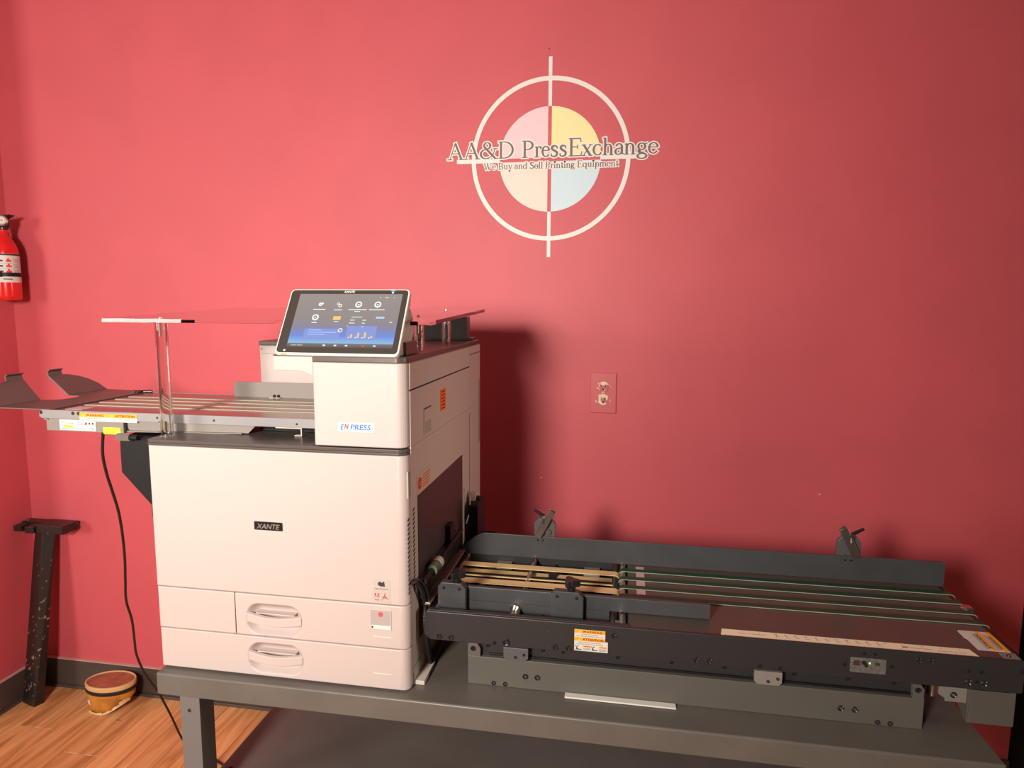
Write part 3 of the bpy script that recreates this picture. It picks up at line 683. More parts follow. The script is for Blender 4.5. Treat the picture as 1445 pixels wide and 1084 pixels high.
# catch tray: a flat sheet with a bight cut out and two fins bent up, each with a small lip
XB = -.470
m_ = MB().prism([(-.316, FYF-.002), (-.316, FYB+.004), (XB-.003, -.553), (XB, -.687), (-.432, -.692), (-.418, -.712), (-.416, -.735), (-.424, -.760), (-.445, -.776), (XB, -.776), (XB, FYF-.002)], 'z', 1.3398, 1.3418)
def FP(s_, y, c=0): return (XB-.059*s_-.0013*c, y, 1.3408+.051*s_-.0015*c)
for edge in ([(0, -.687), (1, -.687), (1, -.642), (.95, -.622), (.82, -.598), (.62, -.576), (.35, -.560), (0, -.553)],
             [(0, -.776), (1, -.764), (1, -.812), (.95, -.832), (.82, -.856), (.62, -.878), (.35, -.894), (0, -.902)]):
    n = len(edge); vs = [FP(a, b, 1) for a, b in edge]+[FP(a, b, -1) for a, b in edge]
    m_.add(vs, [tuple(range(n)), tuple(range(n, 2*n))[::-1]]+[(i, (i+1) % n, n+(i+1) % n, n+i) for i in range(n)])
m_.build('catch_tray', FIN, fe)
for a, b in ((-.687, -.642), (-.812, -.764)):
    MB().prism([(XB-.0605, 1.3905), (XB-.0580, 1.3925), (XB-.0600, 1.4035), (XB-.0540, 1.4085), (XB-.0550, 1.4105), (XB-.0622, 1.4050)], 'y', a, b).build('fin_lip', FIN, fe, .0005)
# black mount plate hung on the printer's left side
MB().prism([(-.115, 1.2870), (-.1160, 1.2560), (-.1160, 1.2050), (-.0480, 1.1350), (-.0015, 1.0850), (-.0015, 1.2870)], 'y', -.925, -.918).box(-.05, -.0015, -.918, -.6, 1.10, 1.287).build('mount_plate', BLACK, fe, .001)
MB().box(-.116, -.0015, -.917, -.62, 1.2780, 1.2890).build('mount_top', BLACK, fe, .001)

# power cord from the feeder to the floor
def smooth(pts, n=8):
    P = [Vector(p) for p in pts]; out = []
    P = [P[0]*2-P[1]]+P+[P[-1]*2-P[-2]]
    for i in range(1, len(P)-2):
        for k in range(n):
            t = k/n; a, b, c, d = P[i-1:i+3]
            out.append(.5*((2*b)+(-a+c)*t+(2*a-5*b+4*c-d)*t*t+(-a+3*b-3*c+d)*t**3))
    out.append(P[-2]); return out
cord = MB().tube(smooth([(-.213, -.862, 1.2890), (-.252, -.826, 1.221), (-.28, -.787, 1.159), (-.298, -.753, 1.104), (-.32, -.711, 1.031), (-.352, -.666, .948), (-.391, -.619, .854), (-.429, -.579, .769), (-.464, -.541, .686), (-.482, -.503, .604), (-.513, -.462, .509), (-.532, -.435, .444), (-.539, -.395, .353), (-.529, -.357, .272), (-.526, -.306, .153), (-.522, -.262, .035), (-.500, -.255, .0058), (-.42, -.285, .0050), (-.350, -.315, .0050), (-.20, -.37, .0050), (.1, -.42, .0050)]), .0036, 8).build('power_cord', RUBBER)
tag(cord, 'black power cord hanging from the left feeder down to the wooden floor', 'cord')

# ------------------------------------------------------------------ output conveyor on the right
cv = thing('conveyor', (1.19, -.75, T), 'long black output conveyor with green belts on the right of the bench', 'conveyor')
ZB = .933
# base channel
MB().prism([(-.923, T+.0008), (-.923, .8375), (-.60, .8375), (-.60, T+.0008), (-.603, T+.0008), (-.603, .8345), (-.920, .8345), (-.920, T+.0008)], 'x', .700, 1.608).build('base_channel', CHAN, cv, .001)
for x in (.826, .852, 1.458, 1.484): screw(cv, x, -.923, .802, .0062)
for x in (.757, .782, 1.527, 1.550): screw(cv, x, -.923, .780, .0050)
# inner slide
MB().box(.715, 1.590, -.912, -.62, .8380, .8700).build('inner_slide', RAIL, cv, .001)
MB().box(.745, 1.585, -.917, -.912, .8400, .8440).build('slide_track', BLACK, cv, .0006)
for (a, b) in ((.700, .728), (1.586, 1.606)):
    MB().prism([(a, .8380), (b, .8380), (b, .8580), (b-.006, .8670), (a+.002, .8670), (a, .862)], 'y', -.925, -.913).build('end_block', CHAN, cv, .0008)
    screw(cv, (a+b)/2-.002, -.9255, .8560, .0055)
for (a, b) in ((.7800, .8330), (1.2900, 1.3430)):
    MB().prism([(a, .8700), (a, .8480), (a+.006, .8420), (b-.006, .8420), (b, .8480), (b, .8700)], 'y', -.934, -.926).build('clamp_tab', GREY2 if a > 1 else mat('tab_grey', (.09, .088, .088), .45), cv, .0008)
    screw(cv, a+.026, -.934, .850, .003); screw(cv, a+.044, -.934, .857, .003)
for x in (.742, .862, .905, 1.02, 1.13, 1.235, 1.37, 1.47, 1.555): screw(cv, x, -.912, .858+.001, .0038)
# front rail
fr = MB().prism([(.612, .9370), (.6060, .9290), (.6060, .8850), (.6180, .8735), (1.7660, .8735), (1.7690, .8765), (1.7690, .9370)], 'y', -.935, -.928).build('front_rail', RAIL, cv, .0010)
MB().prism([(-.935+.0075, .9340), (-.915, .9340), (-.915, .9370), (-.935+.0075, .9370)], 'x', .612, 1.040).build('rail_lip', RAIL, fr, .0004)
for (x, z, r) in ((.640, .882, .0062), (.666, .882, .0062), (.761, .8790, .0035), (.786, .882, .0085), (.891, .882, .0062), (.918, .882, .0062), (1.0105, .9180, .0058), (1.176, .882, .0062), (1.201, .882, .0062),
                  (1.299, .881, .0040), (1.337, .881, .0040), (1.586, .9230, .0058), (1.607, .9230, .0058), (1.675, .8870, .0062), (1.702, .8870, .0062), (1.689, .8895, .0032), (1.674, .910, .0038), (1.696, .910, .0038), (1.764, .917, .0045), (1.489, .9270, .0028), (1.508, .9270, .0028), (1.455, .901, .0028), (1.540, .905, .0035)):
    screw(fr, x, -.935, z, r)
# rear beam, end plates, underside
MB().box(.612, 1.769, -.575, -.568, .8735, .9330).build('rear_beam', RAIL, cv, .001)
MB().box(.640, 1.740, -.925, -.580, .8700, .8740).build('belly_plate', BLACK, cv, .001)
# bed
bed = MB().box(1.0400, 1.7660, -.9275, -.5760, .9300, ZB).build('bed_plate', BED, cv, .0006)
MB().box(1.0380, 1.7400, -.9270, -.5770, .9270, .9296).build('bed_edge', BLACK, cv)
MB().cyl((1.7720, -.9000, .9245), (1.7720, -.5800, .9245), .0085).build('end_roller', BOLT, cv)
MB().box(1.7400, 1.7690, -.9275, -.8990, ZB, .9342).build('corner_plate', GREY2, cv, .0004)
screw(cv, 1.752, -.912, .9342, .004, 'z', sgn=1)
MB().box(1.0600, 1.0800, -.775, -.600, ZB, .9333).build('bed_tape', mat('tape_pink', (.60, .40, .42), .3), cv)
# green belts
for k, yy in enumerate((-.640, -.689, -.7385, -.7855)):
    path = arc(1.7720, .9245, .0095, 90, -80, 8)+arc(1.0280, .9245, .0095, 260, 90, 8)
    gb = MB().band(path, yy, yy+.0180, .0014).build('green_belt', GREEN, cv)
    MB().band([(x+(0), z) for x, z in path], yy-.0012, yy-.0001, .0015).build('belt_edge', GREENE, gb)
MB().cyl((1.0280, -.925, .9245), (1.0280, -.580, .9245), .0090).build('belt_roller', STEEL, cv)
MB().cyl((1.0100, -.925, .9230), (1.0100, -.580, .9230), .0080).build('belt_roller', BOLT, cv)
MB().lathe([(0, .006), (.010, .006), (.0135, .003), (.0135, 0)], (1.7740, -.7080, ZB), 16, 'z').build('roller_cap', STEEL, cv)
# open section on the left: cross rods, feed rollers, tan belts
MB().cyl((.8000, -.930, .9230), (.8000, -.578, .9230), .0062).build('cross_rod', STEEL, cv)
MB().cyl((.620, -.930, .9230), (.620, -.578, .9230), .0075).build('cross_rod', STEEL, cv)
MB().cyl((.6480, -.76, .9050), (.6480, -.60, .9050), .005).build('feed_shaft', BOLT, cv)
MB().cyl((.6870, -.714, .9090), (.6870, -.706, .9090), .0100).build('feed_wheel', CREAM2, cv)
MB().cyl((.8550, -.930, .9100), (.8550, -.578, .9100), .0050).build('feed_shaft', BLACK, cv)
MB().box(.8450, .8650, -.665, -.645, .905, .932).box(.847, .863, -.725, -.705, .9, .926).build('shaft_block', BLACK, cv, .001)
MB().box(.6300, 1.000, -.690, -.6750, .8950, .9200).build('inner_bar', BLACK, cv, .001)
MB().box(.7000, .7400, -.600, -.578, .900, .915).box(.93, .97, -.62, -.58, .90, .915).build('inner_blocks', GREY2, cv, .001)
for (y0, w, dz, nm) in ((-.6660, .0250, 0, 'tan_belt'), (-.7150, .0050, -.004, 'tan_belt'), (-.7660, .0270, 0, 'tan_belt')):
    path = arc(1.0100, .9230+dz, .0085, 90, -90, 8)+arc(.6250, .9230+dz, .0085, 270, 90, 8)
    MB().band(path, y0, y0+w, .0016).build(nm, YEL, cv)
MB().box(.6350, 1.000, -.9270, -.8700, .8990, .9020).build('inner_tray', BLACK, cv)
MB().cyl((1.0180, -.905, .9020), (1.0180, -.905, .9290), .0125).cyl((1.0180, -.905, .9285), (1.0180, -.905, .9305), .014).build('drum', STEEL, cv)
MB().box(.9480, 1.0020, -.9180, -.9120, .9020, .9345).build('drum_bracket', GREY2, cv, .0006)
for x in (.962, .985): screw(cv, x, -.918, .925, .0028)
# front fence bar
MB().box(.6200, 1.2100, -.8620, -.8510, .9345, .9660).build('fence_bar', GUIDE, cv, .0010)
MB().box(.62, 1.0, -.8620, -.8590, .9020, .9345).build('fence_skirt', GUIDE, cv)
MB().cyl((.7930, -.925, .9240), (.7930, -.862, .9240), .0055).cyl((.7930, -.869, .9240), (.7930, -.862, .9240), .011, n=6).build('fence_post', STEEL, cv)
MB().box(.8720, .8900, -.8625, -.8620, .915, .921).build('fence_slot', INKR, cv)
for (a, b, kx) in ((.6220, .6850, .6640), (.8740, .9440, .9180)):
    hb = MB().prism([(a, .9100), (b, .9100), (b, .9680), (b-.010, .9800), (a+.008, .9800), (a, .9700)], 'y', -.8830, -.8640).build('clamp_block', GUIDE, cv, .0010)
    screw(hb, a+.014, -.883, .969, .0032); screw(hb, b-.014, -.883, .968, .0032)
    ck = MB()
    ck.cyl((kx, -.8740, .9800), (kx, -.8740, .9920), .0085, .0100, n=20)
    pl = []
    for i in range(36):
        t = 2*PI*i/36; rr = .0150+.0045*math.cos(3*t); pl.append((kx+rr*math.cos(t), -.8740+rr*math.sin(t)))
    ck.prism(pl, 'z', .9920, 1.0060, True)
    ck.build('clamp_knob', BLACKP, hb, .0015)
# rear guide
rg = MB().prism([(.6640, .9935), (.6400, .9820), (.6100, .9560), (.6100, .9340), (1.7780, .9340), (1.7780, .9890), (1.7740, .9935)], 'y', -.592, -.587).build('rear_guide', GUIDE, cv, .0008)
for x in (.8080, .8220, 1.5560, 1.5700): screw(rg, x, -.592, .9835, .0024)
# rear guide clamps
def rear_clamp(x, tilt):
    hb = MB().prism([(x-.027, .970), (x+.027, .970), (x+.027, 1.028), (x+.017, 1.040), (x-.017, 1.040), (x-.027, 1.028)], 'y', -.586, -.574).build('guide_clamp', mat('clamp_grey', (.085, .082, .082), .4), cv, .001)
    c = MB()
    p0 = Vector((x-tilt*.016, -.592, .994)); p1 = Vector((x+tilt*.020, -.592, 1.064))
    for oy in (-.008, .004):
        d = (p1-p0).normalized(); s_ = Vector((d.z, 0, -d.x))*.0085
        c.add([p0-s_+Vector((0, oy, 0)), p0+s_+Vector((0, oy, 0)), p1+s_+Vector((0, oy, 0)), p1-s_+Vector((0, oy, 0)),
               p0-s_+Vector((0, oy+.003, 0)), p0+s_+Vector((0, oy+.003, 0)), p1+s_+Vector((0, oy+.003, 0)), p1-s_+Vector((0, oy+.003, 0))],
              [(0, 1, 2, 3), (7, 6, 5, 4), (0, 4, 5, 1), (1, 5, 6, 2), (2, 6, 7, 3), (3, 7, 4, 0)])
    c.cyl((x+.010, -.592, 1.005), (x+.010, -.566, 1.005), .0080, n=16)
    c.cyl((x-.010, -.590, .990), (x-.010, -.566, .990), .0060, n=16)
    c.build('toggle_link', mat('toggle_bronze', (.20, .155, .14), .35, metal=.8), hb, .0008)
    MB().cyl((x, -.598, 1.030), (x, -.598, 1.050), .0045).cyl((x, -.598, 1.045), (x, -.604, 1.050), .005).build('toggle_pin', STEEL, hb)
    MB().cyl((x, -.598, 1.050), (x-tilt*.026, -.598, 1.066), .0048, .0034, n=10).build('toggle_handle', BLACKP, hb)
rear_clamp(.8250, 1)
rear_clamp(1.5660, -1)
# side arm beside the printer with its white roller
MB().prism([(-.495, .90), (-.400, .90), (-.400, 1.030)]+arc(-.4475, 1.030, .0475, 0, 180, 10, .012)+[(-.495, .90)], 'x', .600, .6260).build('side_arm', BLACK, cv, .0015)
MB().cyl((.598, -.4480, 1.040), (.612, -.4480, 1.040), .022, n=24).build('arm_roller', CREAM2, cv)
MB().cyl((.610, -.4480, 1.040), (.622, -.4480, 1.040), .010, n=16).build('arm_bolt', BOLT, cv)
MB().box(.604, .615, -.50, -.40, .84, .935).box(.604, .66, -.57, -.40, .90, .93).build('arm_bracket', BLACK, cv, .001)
# inlet guide strip running along the printer side
MB().box(.6000, .6140, -.915, -.5950, .9400, .9460).build('inlet_strip', mat('strip_brown', (.26, .18, .155), .35, metal=.5), cv, .001)
MB().cyl((.6100, -.930, .9240), (.6100, -.590, .9240), .0060).build('inlet_rod', BLACK, cv)
MB().cyl((.604, -.926, .9200), (.622, -.926, .9200), .006, n=16).build('inlet_stub', BOLT, cv)
# socket panel in the front rail
sp = MB().prism(rrect(1.4650, 1.5300, .8875, .9180, .003), 'y', -.9365, -.9348).build('socket_panel', mat('panel_grey', (.13, .12, .115), .4, noise=.3, nscale=160), fr, .0005)
MB().box(1.4690, 1.4800, -.9400, -.9365, .9030, .9130).build('rocker_switch', STEEL, sp, .0008)
MB().cyl((1.4890, -.9400, .9090), (1.4890, -.9365, .9090), .0038).box(1.4910, 1.4970, -.9375, -.9365, .900, .906).build('plug_socket', BOLT, sp)
MB().lathe([(0, -.0015), (.0016, -.001), (.0018, 0)], (1.5000, -.9365, .9085), 10, 'y').build('green_led', mat('led_green', (.1, .6, .05), .3, emit=((.30, .95, .05), 1.6)), sp)
MB().box(1.5100, 1.5180, -.9370, -.9364, .9050, .9100).build('round_socket', INK, sp)
# warning label on the rail
wa = MB().box(.9300, .9935, -.9357, -.9350, .8855, .9255).box(.9935, .9990, -.9357, -.9350, .8855, .9020).box(.9300, .9990, -.9357, -.9350, .8790, .8855).build('warning_label', PAPER, fr)
for z0, z1 in ((.9180, .9253), (.9010, .9085)): MB().box(.9302, .9933, -.9360, -.9355, z0, z1).build('orange_band', ORANGE, wa)
text('lettering', 'WARNING', INKR, wa, (.9475, -.9363, .9193), (1, 0, 0), (0, 0, 1), .0050, .0390, spacing=1.5, bold=.02)
text('lettering', 'ATTENTION', INKR, wa, (.9475, -.9363, .9023), (1, 0, 0), (0, 0, 1), .0052, .0420, bold=.02)
for z in (.9193, .9023): MB().prism([(.938, z), (.944, z), (.941, z+.0048)], 'y', -.9363, -.9359).build('alert_triangle', GREENI, wa)
for s_, z, w in (('HAZARDOUS MOVING PARTS', .9145, .034), ('KEEP FINGERS AND OTHER BODY PARTS AWAY', .9105, .056), ('PIECES MOBILES DANGEREUSES', .8970, .046), ('ATTENTION AUX DOIGTS ET AUX MAINS', .8930, .056)):
    text('lettering', s_, INKG, wa, (.9615, -.9360, z), (1, 0, 0), (0, 0, 1), .0022, w, align='CENTER')
for x in (.9320, .9650):
    MB().prism([(x, .8905), (x+.0012, .8905), (x+.0065, .8830), (x+.0130, .8830), (x+.0130, .8815), (x, .8815), (x+.003, .8840)], 'y', -.9361, -.9356).build('pictogram', INK, wa)
    MB().prism(arc(x+.0055, .8895, .0014, 0, 330, 10), 'y', -.9361, -.9356).build('pictogram', INK, wa)
    MB().box(x+.0155, x+.0320, -.9361, -.9356, .8880, .8912).build('orange_band', ORANGE, wa)
    text('lettering', 'WARNING' if x < .95 else 'ATTENTION', INKR, wa, (x+.0185, -.9364, .8885), (1, 0, 0), (0, 0, 1), .0022, .0120)
    for k in range(3): MB().box(x+.0160, x+.0310, -.9361, -.9356, .8855-.0020*k, .8861-.0020*k).build('print_line', INKG, wa)
# label lying flat on the bed's right end, reading from the end
wb2 = MB().prism([(1.7080, -.8160), (1.7655, -.8160), (1.7655, -.8940), (1.7300, -.8940), (1.7080, -.8940), (1.7080, -.8520), (1.7050, -.8470), (1.7050, -.8200)], 'z', ZB, .9336).build('warning_label', PAPER, bed)
for x0, x1 in ((1.7560, 1.7650), (1.7360, 1.7440)): MB().box(x0, x1, -.8938, -.8165, .9335, .9339).build('orange_band', ORANGE, wb2)
text('lettering', 'WARNING', INKR, wb2, (1.7578, -.8860, .9342), (0, 1, 0), (-1, 0, 0), .0055, .050, bold=.02)
text('lettering', 'ATTENTION', INKR, wb2, (1.7373, -.8860, .9342), (0, 1, 0), (-1, 0, 0), .0055, .056, bold=.02)
for x in (1.7520, 1.7480, 1.7320, 1.7280): MB().box(x-.0006, x+.0006, -.8880, -.8280, .9335, .9338).build('print_line', INKG, wb2)
# motor housing under the right end
MB().box(1.6960, 1.7760, -.9050, -.8800, .7870, .8560).build('motor_housing', CHAN, cv, .001)
MB().prism([(-.9050, .7870), (-.9050, .8560), (-.7200, .8560), (-.7200, .8380), (-.8300, .8200)], 'x', 1.6930, 1.6960).build('motor_gusset', CHAN, cv, .0008)
MB().prism([(1.6440, .8640), (1.6980, .8640), (1.6980, .8230), (1.6560, .8230), (1.6560, .8290), (1.6440, .8360)], 'y', -.8980, -.8940).build('motor_flange', GREY2, cv, .001)
screw(cv, 1.6700, -.8980, .8380, .0062)
MB().cyl((1.6380, -.8850, .8290), (1.6380, -.8850, .8700), .0110).cyl((1.6310, -.8750, .8380), (1.6310, -.8750, .8700), .009).build('motor_pulley', STEEL, cv)
MB().box(1.66, 1.70, -.86, -.66, .8560, .8735).box(1.70, 1.765, -.905, -.60, .8560, .8735).build('motor_mount', BLACK, cv)

# ------------------------------------------------------------------ ruler, cables, card
ru = thing('ruler', (1.455, -.913, ZB), 'cream printed ruler strip lying along the front edge of the conveyor bed', 'ruler')
rb = MB().prism([(1.2290, -.8980), (1.2235, -.9250), (1.6960, -.9250), (1.6900, -.8980)], 'z', ZB+.0003, ZB+.0018).build('ruler_strip', RUL, ru)
tk = MB()
for i in range(112):
    x = 1.232+i*.00408; L = .0042 if i % 8 == 0 else .0024 if i % 4 == 0 else .0014
    tk.box(x-.0002, x+.0002, -.9245, -.9245+L, .9348, .9350)
    if i % 4 == 0: tk.box(x-.0002, x+.0002, -.9000, -.9000+.0014, .9348, .9350)
tk.build('ruler_ticks', INKG, rb)
for i in range(14): text('ruler_numeral', str(i+1), INK, rb, (1.2330+i*.0335, -.9060, .9351), (1, 0, 0), (0, 1, 0), .0032)
text('lettering', 'W', INK, rb, (1.566, -.9150, .9351), (1, 0, 0), (0, 1, 0), .0060, .011, shear=.3, bold=.03)
text('lettering', 'Western States', INKG, rb, (1.579, -.9140, .9351), (1, 0, 0), (0, 1, 0), .0040, .040)
text('lettering', 'ENVELOPE & LABEL', INKG, rb, (1.628, -.9170, .9351), (1, 0, 0), (0, 1, 0), .0028, .050)
text('lettering', 'MEASURING TO A HIGHER STANDARD', INKG, rb, (1.258, -.9130, .9351), (1, 0, 0), (0, 1, 0), .0030, .054)
hw = MB()
random.seed(3)
for i in range(11):
    x = 1.330+i*.0190
    hw.tube([(x, -.908, .9351), (x+.002, -.903, .9351), (x+.0035, -.910, .9351), (x+.001, -.915, .9351), (x+.006, -.914, .9351), (x+.009, -.9135, .9351)], .0003, 5)
hw.build('handwriting', INKG, rb)
card = tag(MB().box(.9120, 1.1400, -.9420, -.9250, T+.0008, T+.0040).build('white_strip', CREAMW, None, .0008), 'thin white plastic strip lying against the conveyor base on the bench', 'strip')
for k, (dx, dy) in enumerate(((0, 0), (.006, .012))):
    c = MB().tube(smooth([(PW+.003, -.968+dy, 1.012), (.597+dx*.4, -.955+dy, 1.008), (.601+dx, -.930+dy, .975), (.600+dx, -.908+dy*.6, .935), (.601+dx*.6, -.915+dy, .895), (.602, -.905+dy, .855), (.601, -.885+dy, .800), (.603+dx*.4, -.872+dy, T+.010), (.603, -.84+dy, T+.006), (.600, -.70+dy, T+.006)]), .0045 if k == 0 else .0035, 8).build('cable', RUBBER)
    tag(c, ('thick black cable' if k == 0 else 'thinner black cable')+' drooping between the printer side and the conveyor', 'cable', 'black cables beside the printer')

# ------------------------------------------------------------------ wall outlet
ol = thing('wall_outlet', (.952, -.001, 1.295), 'red painted duplex wall outlet with flaking paint on the back wall', 'outlet')
ox0, ox1, oz0, oz1 = .9075, .9965, 1.2265, 1.3640
MB().box(ox0, ox1, -.0065, -.0003, oz0, oz1).build('cover_plate', REDP, ol, .0030, 3)
def sock_mat():
    m = mat('flaked_socket', (.53, .11, .12), .45)
    nt = m.node_tree; b = nt.nodes['Principled BSDF']
    tc = nt.nodes.new('ShaderNodeTexCoord'); n = nt.nodes.new('ShaderNodeTexNoise'); n.inputs['Scale'].default_value = 75; n.inputs['Detail'].default_value = 3
    r = nt.nodes.new('ShaderNodeValToRGB'); r.color_ramp.interpolation = 'CONSTANT'
    r.color_ramp.elements[0].color = (.53, .11, .12, 1); r.color_ramp.elements[1].position = .50; r.color_ramp.elements[1].color = (.78, .66, .42, 1)
    nt.links.new(tc.outputs['Object'], n.inputs['Vector']); nt.links.new(n.outputs['Fac'], r.inputs[0]); nt.links.new(r.outputs[0], b.inputs['Base Color'])
    return m
SK = sock_mat()
for cz in (1.3165, 1.2740):
    so = MB().prism([p for p in arc(.9520, cz, .0190, 35, 145, 8)]+[p for p in arc(.9520, cz, .0190, 215, 325, 8)], 'y', -.0095, -.006).build('socket', SK, ol, .0008)
    for dx, w, dz in ((-.0065, .0018, .004), (.0065, .0024, .004)): MB().box(.952+dx-w/2, .952+dx+w/2, -.0099, -.0094, cz+dz-.0045, cz+dz+.0045).build('socket_slot', GAP, so)
    MB().prism(arc(.952, cz-.008, .0032, 0, 340, 12), 'y', -.0099, -.0094).build('socket_slot', GAP, so)
    random.seed(int(cz*1000))
    for i in range(9):
        a = random.uniform(0, 2*PI); r_ = random.uniform(.017, .026); x_, z_ = .952+r_*math.cos(a), cz+r_*math.sin(a)*.8; q = random.uniform(.0008, .0020)
        MB().prism([(x_-q, z_-q*.6), (x_+q*1.4, z_-q), (x_+q, z_+q*.8), (x_-q*.4, z_+q*1.2)], 'y', -.0098, -.0060).build('bare_chip', RUL, ol)
MB().lathe([(0, -.0080), (.003, -.0076), (.0034, -.0063)], (.952, 0, 1.2953), 12, 'y').build('plate_screw', REDP, ol)

# ------------------------------------------------------------------ wall decal
dc = thing('wall_decal', (.7595, -.0006, 2.069), 'crosshair logo decal with pastel quadrants and company lettering on red wall', 'decal')
CX, CZ = .7595, 2.0680
def ringpoly(r0, r1, a0, a1, n):
    return arc(CX, CZ, r1, a0, a1, n)+arc(CX, CZ, r0, a1, a0, n)
def quadstrip(pa, pb, y):
    n = len(pa); return [(p[0], y, p[1]) for p in pa]+[(p[0], y, p[1]) for p in pb], [(i, i+1, n+i+1, n+i) for i in range(n-1)]
N = 120
vs, fs = quadstrip(arc(CX, CZ, .2485, 0, 360, N), arc(CX, CZ, .2630, 0, 360, N), -.0008); MB().add(vs, fs).build('ring', DECAL, dc)
g = .0060
for (sx, sz, m, yy) in ((-1, 1, DPINK, 0), (1, 1, DYEL, 0), (-1, -1, DBEI, 0), (1, -1, DBLUE, 0)):
    R_ = .1685; a0 = math.degrees(math.asin(g/R_))
    pts = [(CX+sx*g, CZ+sz*g)]+[(CX+sx*R_*math.cos(math.radians(t)), CZ+sz*R_*math.sin(math.radians(t))) for t in [a0+(90-2*a0)*i/24 for i in range(25)]]
    MB().add([(p[0], -.0009, p[1]) for p in pts], [tuple(range(len(pts)))]).build('quadrant', m, dc)
for (x0, x1, z0, z1) in ((CX-.0058, CX+.0058, CZ+.1685, 2.3905), (CX-.0058, CX+.0058, 1.7500, CZ-.1685), (.4450, CX-.1670, CZ-.0065, CZ+.0065), (CX+.1660, 1.0700, CZ-.0055, CZ+.0075)):
    MB().add([(x0, -.0011, z0), (x1, -.0011, z0), (x1, -.0011, z1), (x0, -.0011, z1)], [(0, 1, 2, 3)]).build('crosshair_bar', DECAL, dc)
# serif lettering drawn as pen strokes (thick stems, thin hairlines)
TH, TN = .125, .045
def L(x0, y0, x1, y1, w): return [((x0, y0, w), (x1, y1, w))]
def SF(x, y, l=.26): return [((x-l/2, y, TN), (x+l/2, y, TN))]
def EL(cx, cy, rx, ry, a0, a1, n=14, th=TH):
    P = []
    for i in range(n+1):
        a = math.radians(a0+(a1-a0)*i/n); c = abs(math.cos(a))
        P.append((cx+rx*math.cos(a), cy+ry*math.sin(a), TN+(th-TN)*c**1.4))
    return [tuple(P)]
def PL(pts, th=TH):
    P = smooth([(x, y, 0) for x, y in pts], 5); n = len(P)
    return [tuple((p.x, p.y, TN+(th-TN)*math.sin(PI*i/(n-1))**1.3) for i, p in enumerate(P))]
Sp = [(.41, .50), (.37, .61), (.25, .655), (.12, .60), (.11, .47), (.25, .36), (.40, .25), (.40, .10), (.26, .005), (.11, .03), (.06, .17)]
